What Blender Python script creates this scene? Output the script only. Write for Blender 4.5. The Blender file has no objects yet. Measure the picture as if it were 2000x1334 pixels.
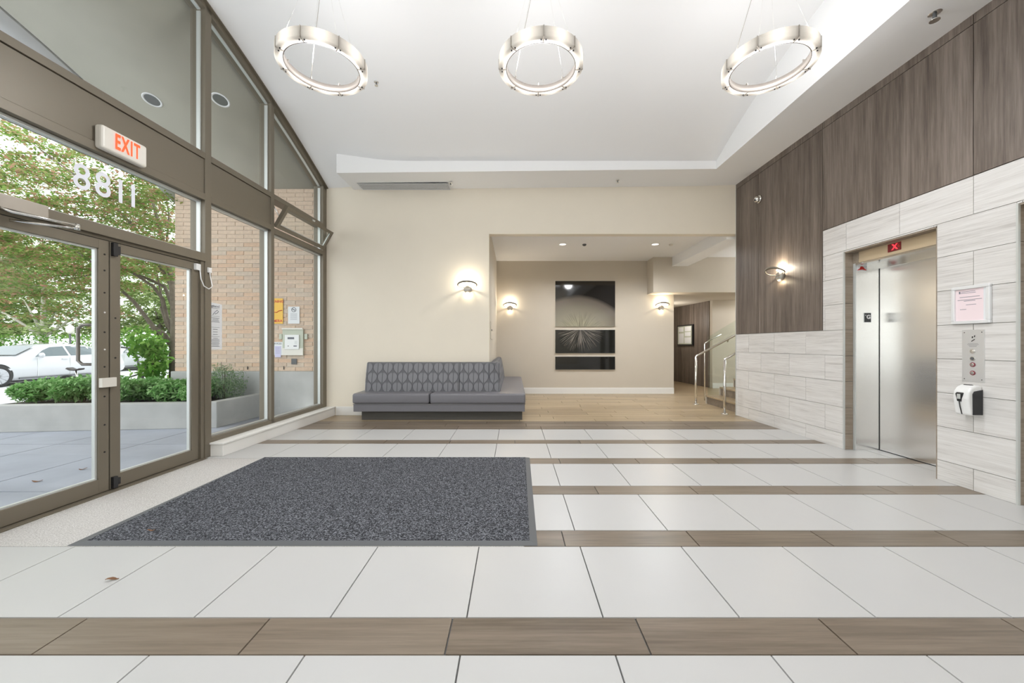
import bpy, math, random
import numpy as np
from mathutils import Vector, Matrix
random.seed(7); np.random.seed(7)
PI = math.pi
SC = bpy.context.scene
COL = SC.collection

# ------------------------------------------------------------------ camera, sky, big lights, exposure
cam = bpy.data.objects.new('camera', bpy.data.cameras.new('camera'))
COL.objects.link(cam); SC.camera = cam
cam.location = (0, 0, 1.2); cam.rotation_euler = (PI/2, 0, 0)
cam.data.sensor_width = 36; cam.data.lens = 752*36/2000
cam.data.shift_x = -0.002; cam.data.shift_y = 0.003
cam.data.clip_start = 0.05; cam.data.clip_end = 300
SC.view_settings.view_transform = 'Standard'; SC.view_settings.look = 'None'
SC.view_settings.gamma = 1; SC.view_settings.use_curve_mapping = False
SC.view_settings.exposure = 0.05
w = bpy.data.worlds.new('overcast_sky'); SC.world = w; w.use_nodes = True
nt = w.node_tree; bg = nt.nodes['Background']
tc = nt.nodes.new('ShaderNodeTexCoord'); sx = nt.nodes.new('ShaderNodeSeparateXYZ'); rp = nt.nodes.new('ShaderNodeValToRGB')
nt.links.new(tc.outputs['Generated'], sx.inputs[0]); nt.links.new(sx.outputs['Z'], rp.inputs[0])
rp.color_ramp.elements[0].color = (0.9, 0.93, 0.95, 1); rp.color_ramp.elements[1].color = (0.95, 0.98, 1, 1)
nt.links.new(rp.outputs[0], bg.inputs[0]); bg.inputs[1].default_value = 2.75

def area(name, loc, sx_, sy_, power, col=(.95, .97, 1.0), rot=(0, 0, 0)):
    l = bpy.data.lights.new(name, 'AREA'); l.shape = 'RECTANGLE'; l.size = sx_; l.size_y = sy_
    l.energy = power; l.color = col
    o = bpy.data.objects.new(name, l); COL.objects.link(o); o.location = loc; o.rotation_euler = rot
    return o
# unseen area fill lights added above and behind the camera
area('ceiling_fill', (-1.2, 1.4, 4.55), 2.2, 1.6, 8)
area('ceiling_fill', (1.6, 1.4, 4.55), 2.2, 1.6, 8)
area('ceiling_fill', (-1.2, -2.2, 4.55), 2.2, 2.2, 78)
area('ceiling_fill', (1.6, -2.2, 4.55), 2.2, 2.2, 78)

# ------------------------------------------------------------------ materials
def mat(name, col, rough=0.5, metal=0.0, emis=None, es=0.0, coat=0.0, spec=0.5, var=None, scale=8, stretch=(1, 1, 1), bump=0.0, aniso=0.0):
    m = bpy.data.materials.new(name); m.use_nodes = True
    n = m.node_tree; b = n.nodes['Principled BSDF']
    b.inputs['Base Color'].default_value = (*col, 1); b.inputs['Roughness'].default_value = rough
    b.inputs['Metallic'].default_value = metal; b.inputs['Coat Weight'].default_value = coat
    b.inputs['Specular IOR Level'].default_value = spec
    if aniso: b.inputs['Anisotropic'].default_value = aniso
    if emis: b.inputs['Emission Color'].default_value = (*emis, 1); b.inputs['Emission Strength'].default_value = es
    if var or bump:
        t = n.nodes.new('ShaderNodeTexCoord'); mp = n.nodes.new('ShaderNodeMapping'); mp.inputs['Scale'].default_value = stretch
        no = n.nodes.new('ShaderNodeTexNoise'); no.inputs['Scale'].default_value = scale; no.inputs['Detail'].default_value = 6
        n.links.new(t.outputs['Object'], mp.inputs[0]); n.links.new(mp.outputs[0], no.inputs['Vector'])
        if var:
            r = n.nodes.new('ShaderNodeValToRGB'); r.color_ramp.elements[0].position = .3; r.color_ramp.elements[1].position = .7
            r.color_ramp.elements[0].color = (*[c*(1-var) for c in col], 1); r.color_ramp.elements[1].color = (*[min(1, c*(1+var)) for c in col], 1)
            n.links.new(no.outputs[0], r.inputs[0]); n.links.new(r.outputs[0], b.inputs['Base Color'])
        if bump:
            bp = n.nodes.new('ShaderNodeBump'); bp.inputs['Strength'].default_value = bump; bp.inputs['Distance'].default_value = .01
            n.links.new(no.outputs[0], bp.inputs['Height']); n.links.new(bp.outputs[0], b.inputs['Normal'])
    return m

class NB:
    """tiny node builder"""
    def __init__(s, m): s.n = m.node_tree; s.b = s.n.nodes['Principled BSDF']
    def node(s, t, **k):
        x = s.n.nodes.new(t)
        for a, v in k.items(): setattr(x, a, v)
        return x
    def put(s, sock, v):
        if hasattr(v, 'links') or isinstance(v, bpy.types.NodeSocket): s.n.links.new(v, sock)
        else: sock.default_value = v
    def m(s, op, a, b=0.0, c=0.0):
        x = s.node('ShaderNodeMath', operation=op); s.put(x.inputs[0], a); s.put(x.inputs[1], b); s.put(x.inputs[2], c)
        return x.outputs[0]
    def ramp(s, f, stops, interp='LINEAR'):
        r = s.node('ShaderNodeValToRGB'); r.color_ramp.interpolation = interp; e = r.color_ramp.elements
        while len(e) < len(stops): e.new(.5)
        for q, (p, c) in zip(e, stops): q.position = p; q.color = (*c, 1)
        s.n.links.new(f, r.inputs[0]); return r.outputs[0]
    def mix(s, f, a, b):
        x = s.node('ShaderNodeMix', data_type='RGBA'); s.put(x.inputs[0], f); s.put(x.inputs[6], a); s.put(x.inputs[7], b)
        return x.outputs[2]
    def coord(s, kind='Object'): return s.node('ShaderNodeTexCoord').outputs[kind]
    def xyz(s, v):
        q = s.node('ShaderNodeSeparateXYZ'); s.n.links.new(v, q.inputs[0]); return q.outputs
    def vec(s, a, b, c):
        q = s.node('ShaderNodeCombineXYZ'); s.put(q.inputs[0], a); s.put(q.inputs[1], b); s.put(q.inputs[2], c); return q.outputs[0]
    def noise(s, v, scale, detail=5, rough=.5, dist=0):
        q = s.node('ShaderNodeTexNoise'); s.n.links.new(v, q.inputs['Vector']); q.inputs['Scale'].default_value = scale
        q.inputs['Detail'].default_value = detail; q.inputs['Roughness'].default_value = rough; q.inputs['Distortion'].default_value = dist
        return q.outputs[0]

def grain(name, cols, axis, rough=.4, along=1.2, across=28, spec=.5, per_piece=.12, contrast=(.32, .68), fine=.5):
    """wood / striated stone: streaks along one world axis, shifted per piece"""
    m = mat(name, cols[0], rough, spec=spec); k = NB(m)
    p = k.xyz(k.node('ShaderNodeNewGeometry').outputs['Position'])
    oi = k.node('ShaderNodeObjectInfo').outputs['Random']
    sc = [across]*3; sc[axis] = along
    off = k.m('MULTIPLY', oi, 37.0)
    v = k.vec(k.m('ADD', k.m('MULTIPLY', p[0], sc[0]), off), k.m('ADD', k.m('MULTIPLY', p[1], sc[1]), off), k.m('ADD', k.m('MULTIPLY', p[2], sc[2]), off))
    n1 = k.noise(v, .35, 7, .6, .6); n2 = k.noise(v, 1.9, 4, .7, .2)
    f = k.m('ADD', k.m('MULTIPLY', n1, 1-fine), k.m('MULTIPLY', n2, fine))
    f = k.m('ADD', f, k.m('MULTIPLY', k.m('SUBTRACT', oi, .5), per_piece))
    a, b = contrast; st = [(a+(b-a)*i/(len(cols)-1), c) for i, c in enumerate(cols)]
    k.n.links.new(k.ramp(f, st), k.b.inputs['Base Color'])
    return m

M = {}
M['ceiling'] = mat('ceiling_paint', (.87, .87, .87), .9)
M['cream'] = mat('cream_wall_paint', (.79, .725, .61), .85, var=.01, scale=3)
M['beige'] = mat('beige_wall_paint', (.575, .52, .435), .85, var=.01, scale=3)
M['white'] = mat('white_gloss_trim', (.80, .79, .76), .4)
M['tile'] = mat('cream_porcelain', (.51, .508, .50), .34, var=.015, scale=2, spec=.45)
M['grout'] = mat('grout', (.10, .10, .10), .9)
M['plank'] = grain('grey_brown_wood_tile', [(.115, .088, .062), (.19, .15, .112), (.25, .203, .157)], 0, .35, per_piece=.16)
M['plank_far'] = grain('warm_wood_plank', [(.27, .20, .12), (.375, .285, .175), (.455, .36, .235)], 0, .32, per_piece=.22)
M['panel'] = grain('dark_wood_laminate', [(.080, .060, .048), (.148, .118, .096), (.225, .185, .155)], 2, .5, along=1.0, across=22, per_piece=.05, contrast=(.36, .64))
M['stone'] = grain('light_striated_stone', [(.50, .475, .45), (.62, .60, .575), (.685, .665, .64), (.73, .715, .695)], 1, .34, along=1.4, across=42, per_piece=.03, contrast=(.36, .62), fine=.6)
M['sgrout'] = mat('stone_grout', (.42, .40, .38), .9)
M['sconce'] = mat('champagne_metal', (.26, .24, .205), .4, .6)
M['platesteel'] = mat('satin_plate_steel', (.72, .72, .715), .38, .6)
M['mauve'] = mat('dull_red_button_ring', (.22, .05, .06), .4)
M['inner_h'] = mat('dull_bronze_steel', (.20, .18, .165), .4, .5)
M['mountm'] = mat('satin_mount_metal', (.40, .38, .34), .4, .4)
M['silver'] = mat('silver_frame', (.80, .81, .82), .35, .3)
M['brownstone'] = grain('brown_striated_stone', [(.19, .15, .11), (.29, .235, .18), (.37, .31, .25)], 0, .45, along=2, across=40, per_piece=.06)
M['bronze'] = mat('bronze_anodised_metal', (.185, .16, .12), .42, .25, spec=.5)
M['gasket'] = mat('glazing_bead', (.62, .64, .62), .35, .4)
M['dark'] = mat('dark_gap', (.012, .012, .012), .7)
M['steel'] = mat('brushed_steel', (.86, .85, .82), .17, 1.0, var=.03, scale=3, stretch=(1, 1, 60))
def brushed(name, t, rough=.24, col=(.88, .87, .85)):
    m = mat(name, col, rough, 1.0, aniso=.85); k = NB(m); k.n.links.new(k.vec(*t), k.b.inputs['Tangent'])
    p = k.coord(); n_ = k.noise(k.vec(k.m('MULTIPLY', k.xyz(p)[0], 2.0), k.m('MULTIPLY', k.xyz(p)[1], 2.0), k.m('MULTIPLY', k.xyz(p)[2], 260.0)), 1.0, 3, .6)
    k.n.links.new(k.m('ADD', k.m('MULTIPLY', n_, .10), rough-.05), k.b.inputs['Roughness']); return m
M['doorsteel'] = brushed('brushed_door_steel', (0.0, 1.0, 0.0)); M['jambsteel'] = brushed('brushed_jamb_steel', (1.0, 0.0, 0.0))
M['header'] = mat('tan_steel', (.62, .50, .34), .35, .35)
M['chrome'] = mat('polished_steel', (.78, .77, .74), .16, 1.0)
M['terrazzo'] = mat('speckled_entry_stone', (.47, .44, .405), .6)
k = NB(M['terrazzo']); g = k.coord(); k.n.links.new(k.ramp(k.noise(g, 140, 3, .8), [(.34, (.32, .30, .29)), (.5, (.51, .49, .465)), (.66, (.70, .68, .66))]), k.b.inputs['Base Color'])
M['mat'] = mat('charcoal_loop_carpet', (.07, .07, .075), .95, spec=.1)
k = NB(M['mat']); g = k.coord(); nz = k.noise(g, 110, 3, .7)
k.n.links.new(k.ramp(nz, [(.38, (.018, .019, .022)), (.50, (.062, .064, .072)), (.64, (.26, .27, .30))]), k.b.inputs['Base Color'])
bp = k.node('ShaderNodeBump'); bp.inputs['Strength'].default_value = .6; bp.inputs['Distance'].default_value = .006; k.n.links.new(nz, bp.inputs['Height']); k.n.links.new(bp.outputs[0], k.b.inputs['Normal'])
M['rubber'] = mat('grey_rubber_edge', (.10, .105, .11), .55)
M['leather'] = mat('grey_leather', (.165, .162, .178), .38, bump=.08, scale=120)
M['piping'] = mat('leather_seam', (.20, .195, .20), .4)
M['plinth'] = grain('dark_plinth_wood', [(.05, .048, .044), (.085, .08, .072)], 0, .5)
M['concrete'] = mat('cast_concrete', (.43, .43, .42), .85, var=.10, scale=3, bump=.1)
M['paving'] = mat('pavement_concrete', (.355, .375, .43), .85, var=.07, scale=2.2)
M['street'] = mat('pale_asphalt', (.62, .63, .65), .9, var=.04, scale=1)
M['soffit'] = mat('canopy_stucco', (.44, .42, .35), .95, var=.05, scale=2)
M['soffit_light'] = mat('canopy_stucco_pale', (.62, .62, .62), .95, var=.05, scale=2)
M['mortar'] = mat('mortar', (.80, .76, .70), .95)
M['soil'] = mat('planter_soil', (.05, .038, .028), .95, var=.4, scale=30)
M['bark'] = mat('tree_bark', (.15, .125, .095), .9, var=.25, scale=14)
M['palebark'] = mat('pale_tree_bark', (.50, .47, .40), .9, var=.2, scale=6)
M['carpaint'] = mat('white_car_paint', (.50, .51, .53), .25, coat=.6)
M['glassdark'] = mat('tinted_car_glass', (.10, .13, .14), .08)
M['tyre'] = mat('black_rubber', (.02, .02, .02), .7)
M['alloy'] = mat('alloy_wheel', (.42, .43, .45), .35, .7)
M['black'] = mat('black_plastic', (.018, .018, .02), .35)
M['plastic'] = mat('white_plastic', (.80, .80, .79), .3)
M['ivory'] = mat('ivory_plastic', (.74, .71, .64), .4)
M['paper'] = mat('white_paper', (.78, .79, .80), .8)
M['pink'] = mat('pink_paper', (.84, .70, .72), .6)
M['lilac'] = mat('lilac_paper', (.62, .60, .80), .8)
M['yellow'] = mat('yellow_sign_paint', (.85, .50, .06), .5)
M['red'] = mat('red_sign_paint', (.60, .03, .02), .5)
M['ink'] = mat('grey_ink', (.16, .17, .20), .8)
M['exitred'] = mat('lit_red_letters', (.9, .08, .02), .5, emis=(1, .075, .015), es=1.1)
M['led'] = mat('red_display_digits', (.6, .02, .03), .5, emis=(1, .07, .10), es=.75)
M['ledbg'] = mat('dark_red_display', (.10, .008, .010), .3, emis=(.12, .008, .01), es=.5)
M['vinyl'] = mat('white_vinyl', (.80, .81, .88), .6)
M['bulb'] = mat('warm_bulb', (1, .95, .85), .5, emis=(1, .88, .66), es=3)
M['downlight'] = mat('downlight_lens', (.9, .9, .9), .5, emis=(1, .95, .85), es=2.2)
M['lens_off'] = mat('unlit_lamp_reflector', (.23, .23, .23), .3, .5)
M['greenglass'] = mat('sage_metal_plate', (.50, .53, .43), .5)
M['brown_leaf'] = mat('dry_leaf', (.20, .10, .05), .8)
M['seatgrey'] = mat('saddle_vinyl', (.09, .08, .08), .6)

def glass(name, tint=(.95, .975, .965), refl=1.0):
    m = bpy.data.materials.new(name); m.use_nodes = True; n = m.node_tree; n.nodes.clear()
    o = n.nodes.new('ShaderNodeOutputMaterial'); mx = n.nodes.new('ShaderNodeMixShader'); t = n.nodes.new('ShaderNodeBsdfTransparent')
    g = n.nodes.new('ShaderNodeBsdfGlossy'); f = n.nodes.new('ShaderNodeLayerWeight'); pw = n.nodes.new('ShaderNodeMath'); pw.operation = 'POWER'; pw.inputs[1].default_value = 5; ad = n.nodes.new('ShaderNodeMath'); ad.operation = 'MULTIPLY_ADD'; ad.inputs[1].default_value = .92; ad.inputs[2].default_value = .05
    g.inputs['Roughness'].default_value = 0.0; t.inputs[0].default_value = (*tint, 1)
    ml = n.nodes.new('ShaderNodeMath'); ml.operation = 'MULTIPLY'; ml.inputs[1].default_value = refl
    n.links.new(f.outputs['Facing'], pw.inputs[0]); n.links.new(pw.outputs[0], ad.inputs[0]); n.links.new(ad.outputs[0], ml.inputs[0]); n.links.new(ml.outputs[0], mx.inputs[0])
    n.links.new(t.outputs[0], mx.inputs[1]); n.links.new(g.outputs[0], mx.inputs[2]); n.links.new(mx.outputs[0], o.inputs[0])
    return m
M['glass'] = glass('clear_glazing', refl=.85)
M['railglass'] = glass('balustrade_glass', (.93, .97, .95), 1.0)

def leafmat(name, stops, trans=.5):
    m = bpy.data.materials.new(name); m.use_nodes = True; n = m.node_tree; n.nodes.clear()
    o = n.nodes.new('ShaderNodeOutputMaterial'); mx = n.nodes.new('ShaderNodeMixShader'); mx.inputs[0].default_value = trans
    d = n.nodes.new('ShaderNodeBsdfDiffuse'); t = n.nodes.new('ShaderNodeBsdfTranslucent'); ge = n.nodes.new('ShaderNodeNewGeometry')
    r = n.nodes.new('ShaderNodeValToRGB'); e = r.color_ramp.elements
    while len(e) < len(stops): e.new(.5)
    for q, (p, c) in zip(e, stops): q.position = p; q.color = (*c, 1)
    n.links.new(ge.outputs['Random Per Island'], r.inputs[0])
    for s in (d, t): n.links.new(r.outputs[0], s.inputs[0])
    n.links.new(d.outputs[0], mx.inputs[1]); n.links.new(t.outputs[0], mx.inputs[2]); n.links.new(mx.outputs[0], o.inputs[0])
    return m
M['maple'] = leafmat('maple_leaves', [(0, (.15, .28, .06)), (.4, (.26, .40, .10)), (.66, (.42, .48, .17)), (.8, (.52, .32, .20)), (1, (.55, .28, .22))], .55)
M['shrub'] = leafmat('shrub_leaves', [(0, (.10, .26, .06)), (.5, (.24, .46, .16)), (1, (.44, .66, .32))], .4)
M['laurel'] = leafmat('bright_laurel_leaves', [(0, (.08, .22, .03)), (.5, (.19, .42, .07)), (1, (.36, .58, .14))], .5)
M['sage'] = leafmat('feathery_leaves', [(0, (.16, .27, .14)), (1, (.38, .50, .30))], .4)
M['pale'] = leafmat('pale_tree_leaves', [(0, (.17, .27, .08)), (.5, (.30, .40, .15)), (1, (.48, .54, .27))], .5)

# ------------------------------------------------------------------ mesh building
def wloc(o):
    v = Vector((0, 0, 0))
    while o: v = v + o.location; o = o.parent
    return v

class MB:
    def __init__(s): s.v = []; s.f = []; s.s = []
    def face(s, pts, smooth=False):
        i = len(s.v); s.v += [tuple(p) for p in pts]; s.f.append(tuple(range(i, i+len(pts)))); s.s.append(smooth)
    def hexa(s, p):   # 8 points: bottom 4 ccw, top 4 ccw
        i = len(s.v); s.v += [tuple(q) for q in p]
        for f in ((3, 2, 1, 0), (4, 5, 6, 7), (0, 1, 5, 4), (1, 2, 6, 5), (2, 3, 7, 6), (3, 0, 4, 7)):
            s.f.append(tuple(i+j for j in f)); s.s.append(False)
        return s
    def box(s, x0, x1, y0, y1, z0, z1):
        x0, x1 = min(x0, x1), max(x0, x1); y0, y1 = min(y0, y1), max(y0, y1); z0, z1 = min(z0, z1), max(z0, z1)
        return s.hexa([(x0, y0, z0), (x1, y0, z0), (x1, y1, z0), (x0, y1, z0), (x0, y0, z1), (x1, y0, z1), (x1, y1, z1), (x0, y1, z1)])
    def prism(s, poly, a, b, fn):      # poly 2-D, fn(p, t) -> 3-D
        n = len(poly); i = len(s.v)
        s.v += [tuple(fn(p, a)) for p in poly] + [tuple(fn(p, b)) for p in poly]
        s.f.append(tuple(range(i, i+n))[::-1]); s.s.append(False); s.f.append(tuple(range(i+n, i+2*n))); s.s.append(False)
        for j in range(n):
            k2 = (j+1) % n; s.f.append((i+j, i+k2, i+n+k2, i+n+j)); s.s.append(False)
        return s
    def tube(s, pts, r, n=8, closed=False, cap=True, flat=None):
        pts = [Vector(p) for p in pts]; m = len(pts); rr = r if hasattr(r, '__len__') else [r]*m
        i0 = len(s.v); up = Vector((0, 0, 1)); prev = None
        for j, p in enumerate(pts):
            a = pts[(j-1) % m] if (closed or j > 0) else p; b = pts[(j+1) % m] if (closed or j < m-1) else p
            t = (b-a).normalized()
            ref = up if prev is None else prev
            u = t.cross(ref)
            if u.length < 1e-4: u = t.cross(Vector((1, 0, 0)))
            u.normalize(); v = u.cross(t).normalized(); prev = v
            for q in range(n):
                an = 2*PI*q/n; ca, sa = math.cos(an), math.sin(an)
                if flat: ca *= flat
                s.v.append(tuple(p+(u*ca+v*sa)*rr[j]))
        L = m if closed else m-1
        for j in range(L):
            for q in range(n):
                a = i0+j*n+q; b = i0+j*n+(q+1) % n; c = i0+((j+1) % m)*n+(q+1) % n; d = i0+((j+1) % m)*n+q
                s.f.append((a, b, c, d)); s.s.append(True)
        if cap and not closed:
            s.f.append(tuple(i0+q for q in range(n))[::-1]); s.s.append(False)
            s.f.append(tuple(i0+(m-1)*n+q for q in range(n))); s.s.append(False)
        return s
    def lathe(s, prof, c, axis='z', n=24, smooth=True):
        i0 = len(s.v); c = Vector(c)
        for (r, h) in prof:
            for q in range(n):
                a = 2*PI*q/n; x, y = r*math.cos(a), r*math.sin(a)
                s.v.append(tuple(c+(Vector((x, y, h)) if axis == 'z' else Vector((x, h, y)) if axis == 'y' else Vector((h, x, y)))))
        for j in range(len(prof)-1):
            for q in range(n):
                s.f.append((i0+j*n+q, i0+j*n+(q+1) % n, i0+(j+1)*n+(q+1) % n, i0+(j+1)*n+q)); s.s.append(smooth)
        s.f.append(tuple(i0+q for q in range(n))[::-1]); s.s.append(False)
        s.f.append(tuple(i0+(len(prof)-1)*n+q for q in range(n))); s.s.append(False)
        return s
    def mesh(s, name, m, off=(0, 0, 0)):
        me = bpy.data.meshes.new(name)
        me.from_pydata([(a-off[0], b-off[1], c-off[2]) for a, b, c in s.v], [], s.f)
        me.polygons.foreach_set('use_smooth', s.s); me.materials.append(m); me.update()
        import bmesh
        bm = bmesh.new(); bm.from_mesh(me); bmesh.ops.recalc_face_normals(bm, faces=bm.faces); bm.to_mesh(me); bm.free()
        return me
    def build(s, name, m, parent=None, bevel=0, origin=None, seg=2):
        if parent is not None: off = wloc(parent)
        elif origin is not None: off = Vector(origin)
        else:
            xs, ys, zs = zip(*s.v); off = Vector(((min(xs)+max(xs))/2, (min(ys)+max(ys))/2, min(zs)))
        o = bpy.data.objects.new(name, s.mesh(name, m, off)); COL.objects.link(o)
        if parent is not None: o.parent = parent
        else: o.location = off
        if bevel:
            b = o.modifiers.new('bevel', 'BEVEL'); b.width = bevel; b.segments = seg; b.limit_method = 'ANGLE'
        return o

def tag(o, label=None, cat=None, group=None, kind=None):
    if label: o['label'] = label
    if cat: o['category'] = cat
    if group: o['group'] = group
    if kind: o['kind'] = kind
    return o
def empty(name, loc=(0, 0, 0), label=None, cat=None, group=None, kind=None, parent=None):
    o = bpy.data.objects.new(name, None); COL.objects.link(o); o.location = loc; o.empty_display_size = .1
    if parent: o.parent = parent
    return tag(o, label, cat, group, kind)
def place(me, name, loc, parent, rz=0):
    o = bpy.data.objects.new(name, me); COL.objects.link(o); o.parent = parent
    o.location = Vector(loc)-wloc(parent); o.rotation_euler[2] = rz; return o
def copy_tree(o, parent=None):
    c = o.copy(); COL.objects.link(c); c.parent = parent
    for ch in o.children: copy_tree(ch, c)
    return c
FONT = {}
ROT = {'left': (PI/2, 0, PI/2), 'right': (PI/2, 0, -PI/2), 'back': (PI/2, 0, 0)}
def text(name, body, loc, face, size, m, parent=None, bold=0.0, sx_=1.0, ext=.001, mirror=False, space=1.0):
    c = bpy.data.curves.new(name, 'FONT'); c.body = body; c.size = size; c.align_x = 'CENTER'; c.align_y = 'CENTER'
    c.extrude = ext; c.space_character = space; c.offset = bold; c.resolution_u = 3
    t = bpy.data.objects.new(name, c); me = bpy.data.meshes.new_from_object(t); bpy.data.objects.remove(t)
    me.transform(Matrix.Diagonal((-sx_ if mirror else sx_, 1, 1, 1)))
    me.materials.clear(); me.materials.append(m); me.name = name
    o = bpy.data.objects.new(name, me); COL.objects.link(o)
    o.rotation_euler = ROT[face]
    if parent: o.parent = parent; o.location = Vector(loc)-wloc(parent)
    else: o.location = loc
    return o

# left (glass) wall: local (o outward, D along, z)
def LW(o, D, z): return (-3.38+.03*D-o, D, z)
def lbox(mb, D0, D1, z0, z1, o0, o1):
    a, b = max(o0, o1), min(o0, o1)
    return mb.hexa([LW(a, D0, z0), LW(b, D0, z0), LW(b, D1, z0), LW(a, D1, z0), LW(a, D0, z1), LW(b, D0, z1), LW(b, D1, z1), LW(a, D1, z1)])
def zL(D): return 5.237-.045*max(0, D-1)**2
def zR(D): return 4.735-.0695*max(0, min(D, 5.93)-2.68)**2

# ================================================================== STRUCTURE
# ---- floor
floor = empty('floor', (0, 0, 0), 'lobby floor of cream porcelain tiles crossed by grey-brown wood-look strips', 'floor', kind='structure')
MB().box(-3.3, 4.3, -4, 6.6, -.08, -.007).build('grout_bed', M['grout'], floor)
J = .004
def piece_mesh(lx, ly, m, h=.012):
    key = (round(lx, 4), round(ly, 4), m.name)
    if key not in FONT:
        b = MB(); c = .0015
        b.hexa([(J/2, J/2, -h), (lx-J/2, J/2, -h), (lx-J/2, ly-J/2, -h), (J/2, ly-J/2, -h), (J/2+c, J/2+c, 0), (lx-J/2-c, J/2+c, 0), (lx-J/2-c, ly-J/2-c, 0), (J/2+c, ly-J/2-c, 0)])
        FONT[key] = b.mesh('tile' if m is M['tile'] else 'plank', m)
    return FONT[key]
def row(y0, y1, x0, x1, xo, step, m, name, parent, stuff=None):
    n0 = math.floor((x0-xo)/step)
    while True:
        a, b = xo+n0*step, xo+(n0+1)*step; n0 += 1
        if a >= x1-1e-6: break
        a, b = max(a, x0), min(b, x1)
        if b-a < .02: continue
        if stuff is not None: stuff.box(a+J/2, b-J/2, y0+J/2, y1-J/2, -.012, 0)
        else: place(piece_mesh(b-a, y1-y0, m), name, (a, y0, 0), parent)
XW0, XW1 = -3.27, 4.2
rows = [  # y0, y1, kind, offset
    (.889, 1.489, 't', .392), (1.489, 1.692, 'w', -.269), (1.692, 2.289, 't', .392), (2.289, 2.486, 'w', .305), (2.486, 3.085, 't', .392),
    (3.085, 3.270, 'w', .679), (3.270, 3.877, 't', .392), (3.877, 4.065, 'w', .469), (4.065, 4.664, 't', .392), (4.664, 4.845, 'w', .01), (4.845, 5.453, 't', .392)]
for (a, b, kd, xo) in rows:
    x0 = XW0 if (a < 2.2 or a > 4.0) else .06
    x1 = XW1 if (1.9 < a < 4.5) else 3.78
    if kd == 't': row(a, b, x0, x1, xo, .6, M['tile'], 'tile', floor)
    else: row(a, b, x0, x1, xo, .8, M['plank'], 'plank', floor)
st, sw = MB(), MB(); y = .889; kd = 'w'
while y > -3.9:
    d = .2 if kd == 'w' else .6
    row(y-d, y, XW0, 3.78, .392, .8 if kd == 'w' else .6, None, None, None, sw if kd == 'w' else st); y -= d; kd = 't' if kd == 'w' else 'w'
tag(st.build('tile_field', M['tile'], floor), kind='stuff'); tag(sw.build('plank_field', M['plank'], floor), kind='stuff')
MB().box(-3.27, .058, 2.291, 4.063, -.02, -.001).build('entry_stone', M['terrazzo'], floor)
# wood-look floor
wfloor = empty('floor_lounge', (1, 8, 0), 'warm wood plank floor running from sofa into lounge and corridor', 'floor', kind='structure')
MB().box(-3.3, 8.2, 5.453, 13.2, -.08, -.007).build('subfloor', M['grout'], wfloor)
y = 5.453; i = 0
while y < 9.3:
    row(y, y+.19, -3.1 if y < 6.5 else -.43, 3.78 if y < 6.5 else 6.2, random.uniform(0, 1.2), 1.2, M['plank'] if y < 5.9 else M['plank_far'], 'plank', wfloor); y += .19; i += 1
sw = MB()
while y < 13: row(y, y+.19, 3.5, 8.1, random.uniform(0, 1.2), 1.2, None, None, None, sw); y += .19
tag(sw.build('plank_field', M['plank_far'], wfloor), kind='stuff')

# ---- ceiling: vault rising towards the street side front, soffit ring
ys = [6.54, 6.2, 5.9, 5.74, 5.55, 5.3, 5.0, 4.7, 4.4, 4.1, 3.8, 3.5, 3.2, 2.9, 2.5, 2, 1.5, 1, 0, -4]
mb = MB(); N = 24
def cp(D, t):
    xl = -3.38+.03*D+.02; x = xl+(3.1-xl)*t; q = min(1, t/.24); s = q*q*(3-2*q)
    return (x, D, zL(D)*(1-s)+zR(D)*s)
i0 = 0
for D in ys:
    for j in range(N+1): mb.v.append(cp(D, j/N))
for a in range(len(ys)-1):
    for j in range(N):
        p = a*(N+1)+j; mb.f.append((p, p+1, p+N+2, p+N+1)); mb.s.append(True)
tag(mb.build('ceiling', M['ceiling']), 'white curved ceiling rising from the cream wall over the lobby', 'ceiling', kind='structure')
mb = MB()
def zb(x): return 3.83+.075*max(0, x)/3.77
mb.hexa([(-2.72, 5.9, 3.83), (3.1, 5.9, zb(3.1)), (3.1, 6.6, zb(3.1)), (-2.72, 6.6, 3.83), (-2.72, 5.9, 4.25), (3.1, 5.9, 4.25), (3.1, 6.6, 4.25), (-2.72, 6.6, 4.25)])
tag(mb.build('trim_1', M['ceiling']), 'dropped white soffit along the top of the cream wall', 'soffit', kind='structure')
mb = MB()
mb.hexa([(3.1, -4, 3.915), (3.86, -4, 3.915), (3.86, 5.9, 3.915), (3.1, 5.9, zb(3.1)), (3.1, -4, 5.3), (3.86, -4, 5.3), (3.86, 5.9, 5.3), (3.1, 5.9, 5.3)])
mb.hexa([(3.1, 5.9, zb(3.1)), (3.86, 5.9, 3.915), (3.86, 6.6, 3.915), (3.1, 6.6, zb(3.1)), (3.1, 5.9, 4.6), (3.86, 5.9, 4.6), (3.86, 6.6, 4.6), (3.1, 6.6, 4.6)])
tag(mb.build('trim_2', M['ceiling']), 'dropped white soffit above the dark wood wall', 'soffit', kind='structure')
mb = MB().box(-3.6, 4, -4.2, 6.8, 5.35, 5.45)
tag(mb.build('roof', M['ceiling']), 'roof slab above the lobby ceiling', 'roof', kind='structure')

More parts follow.
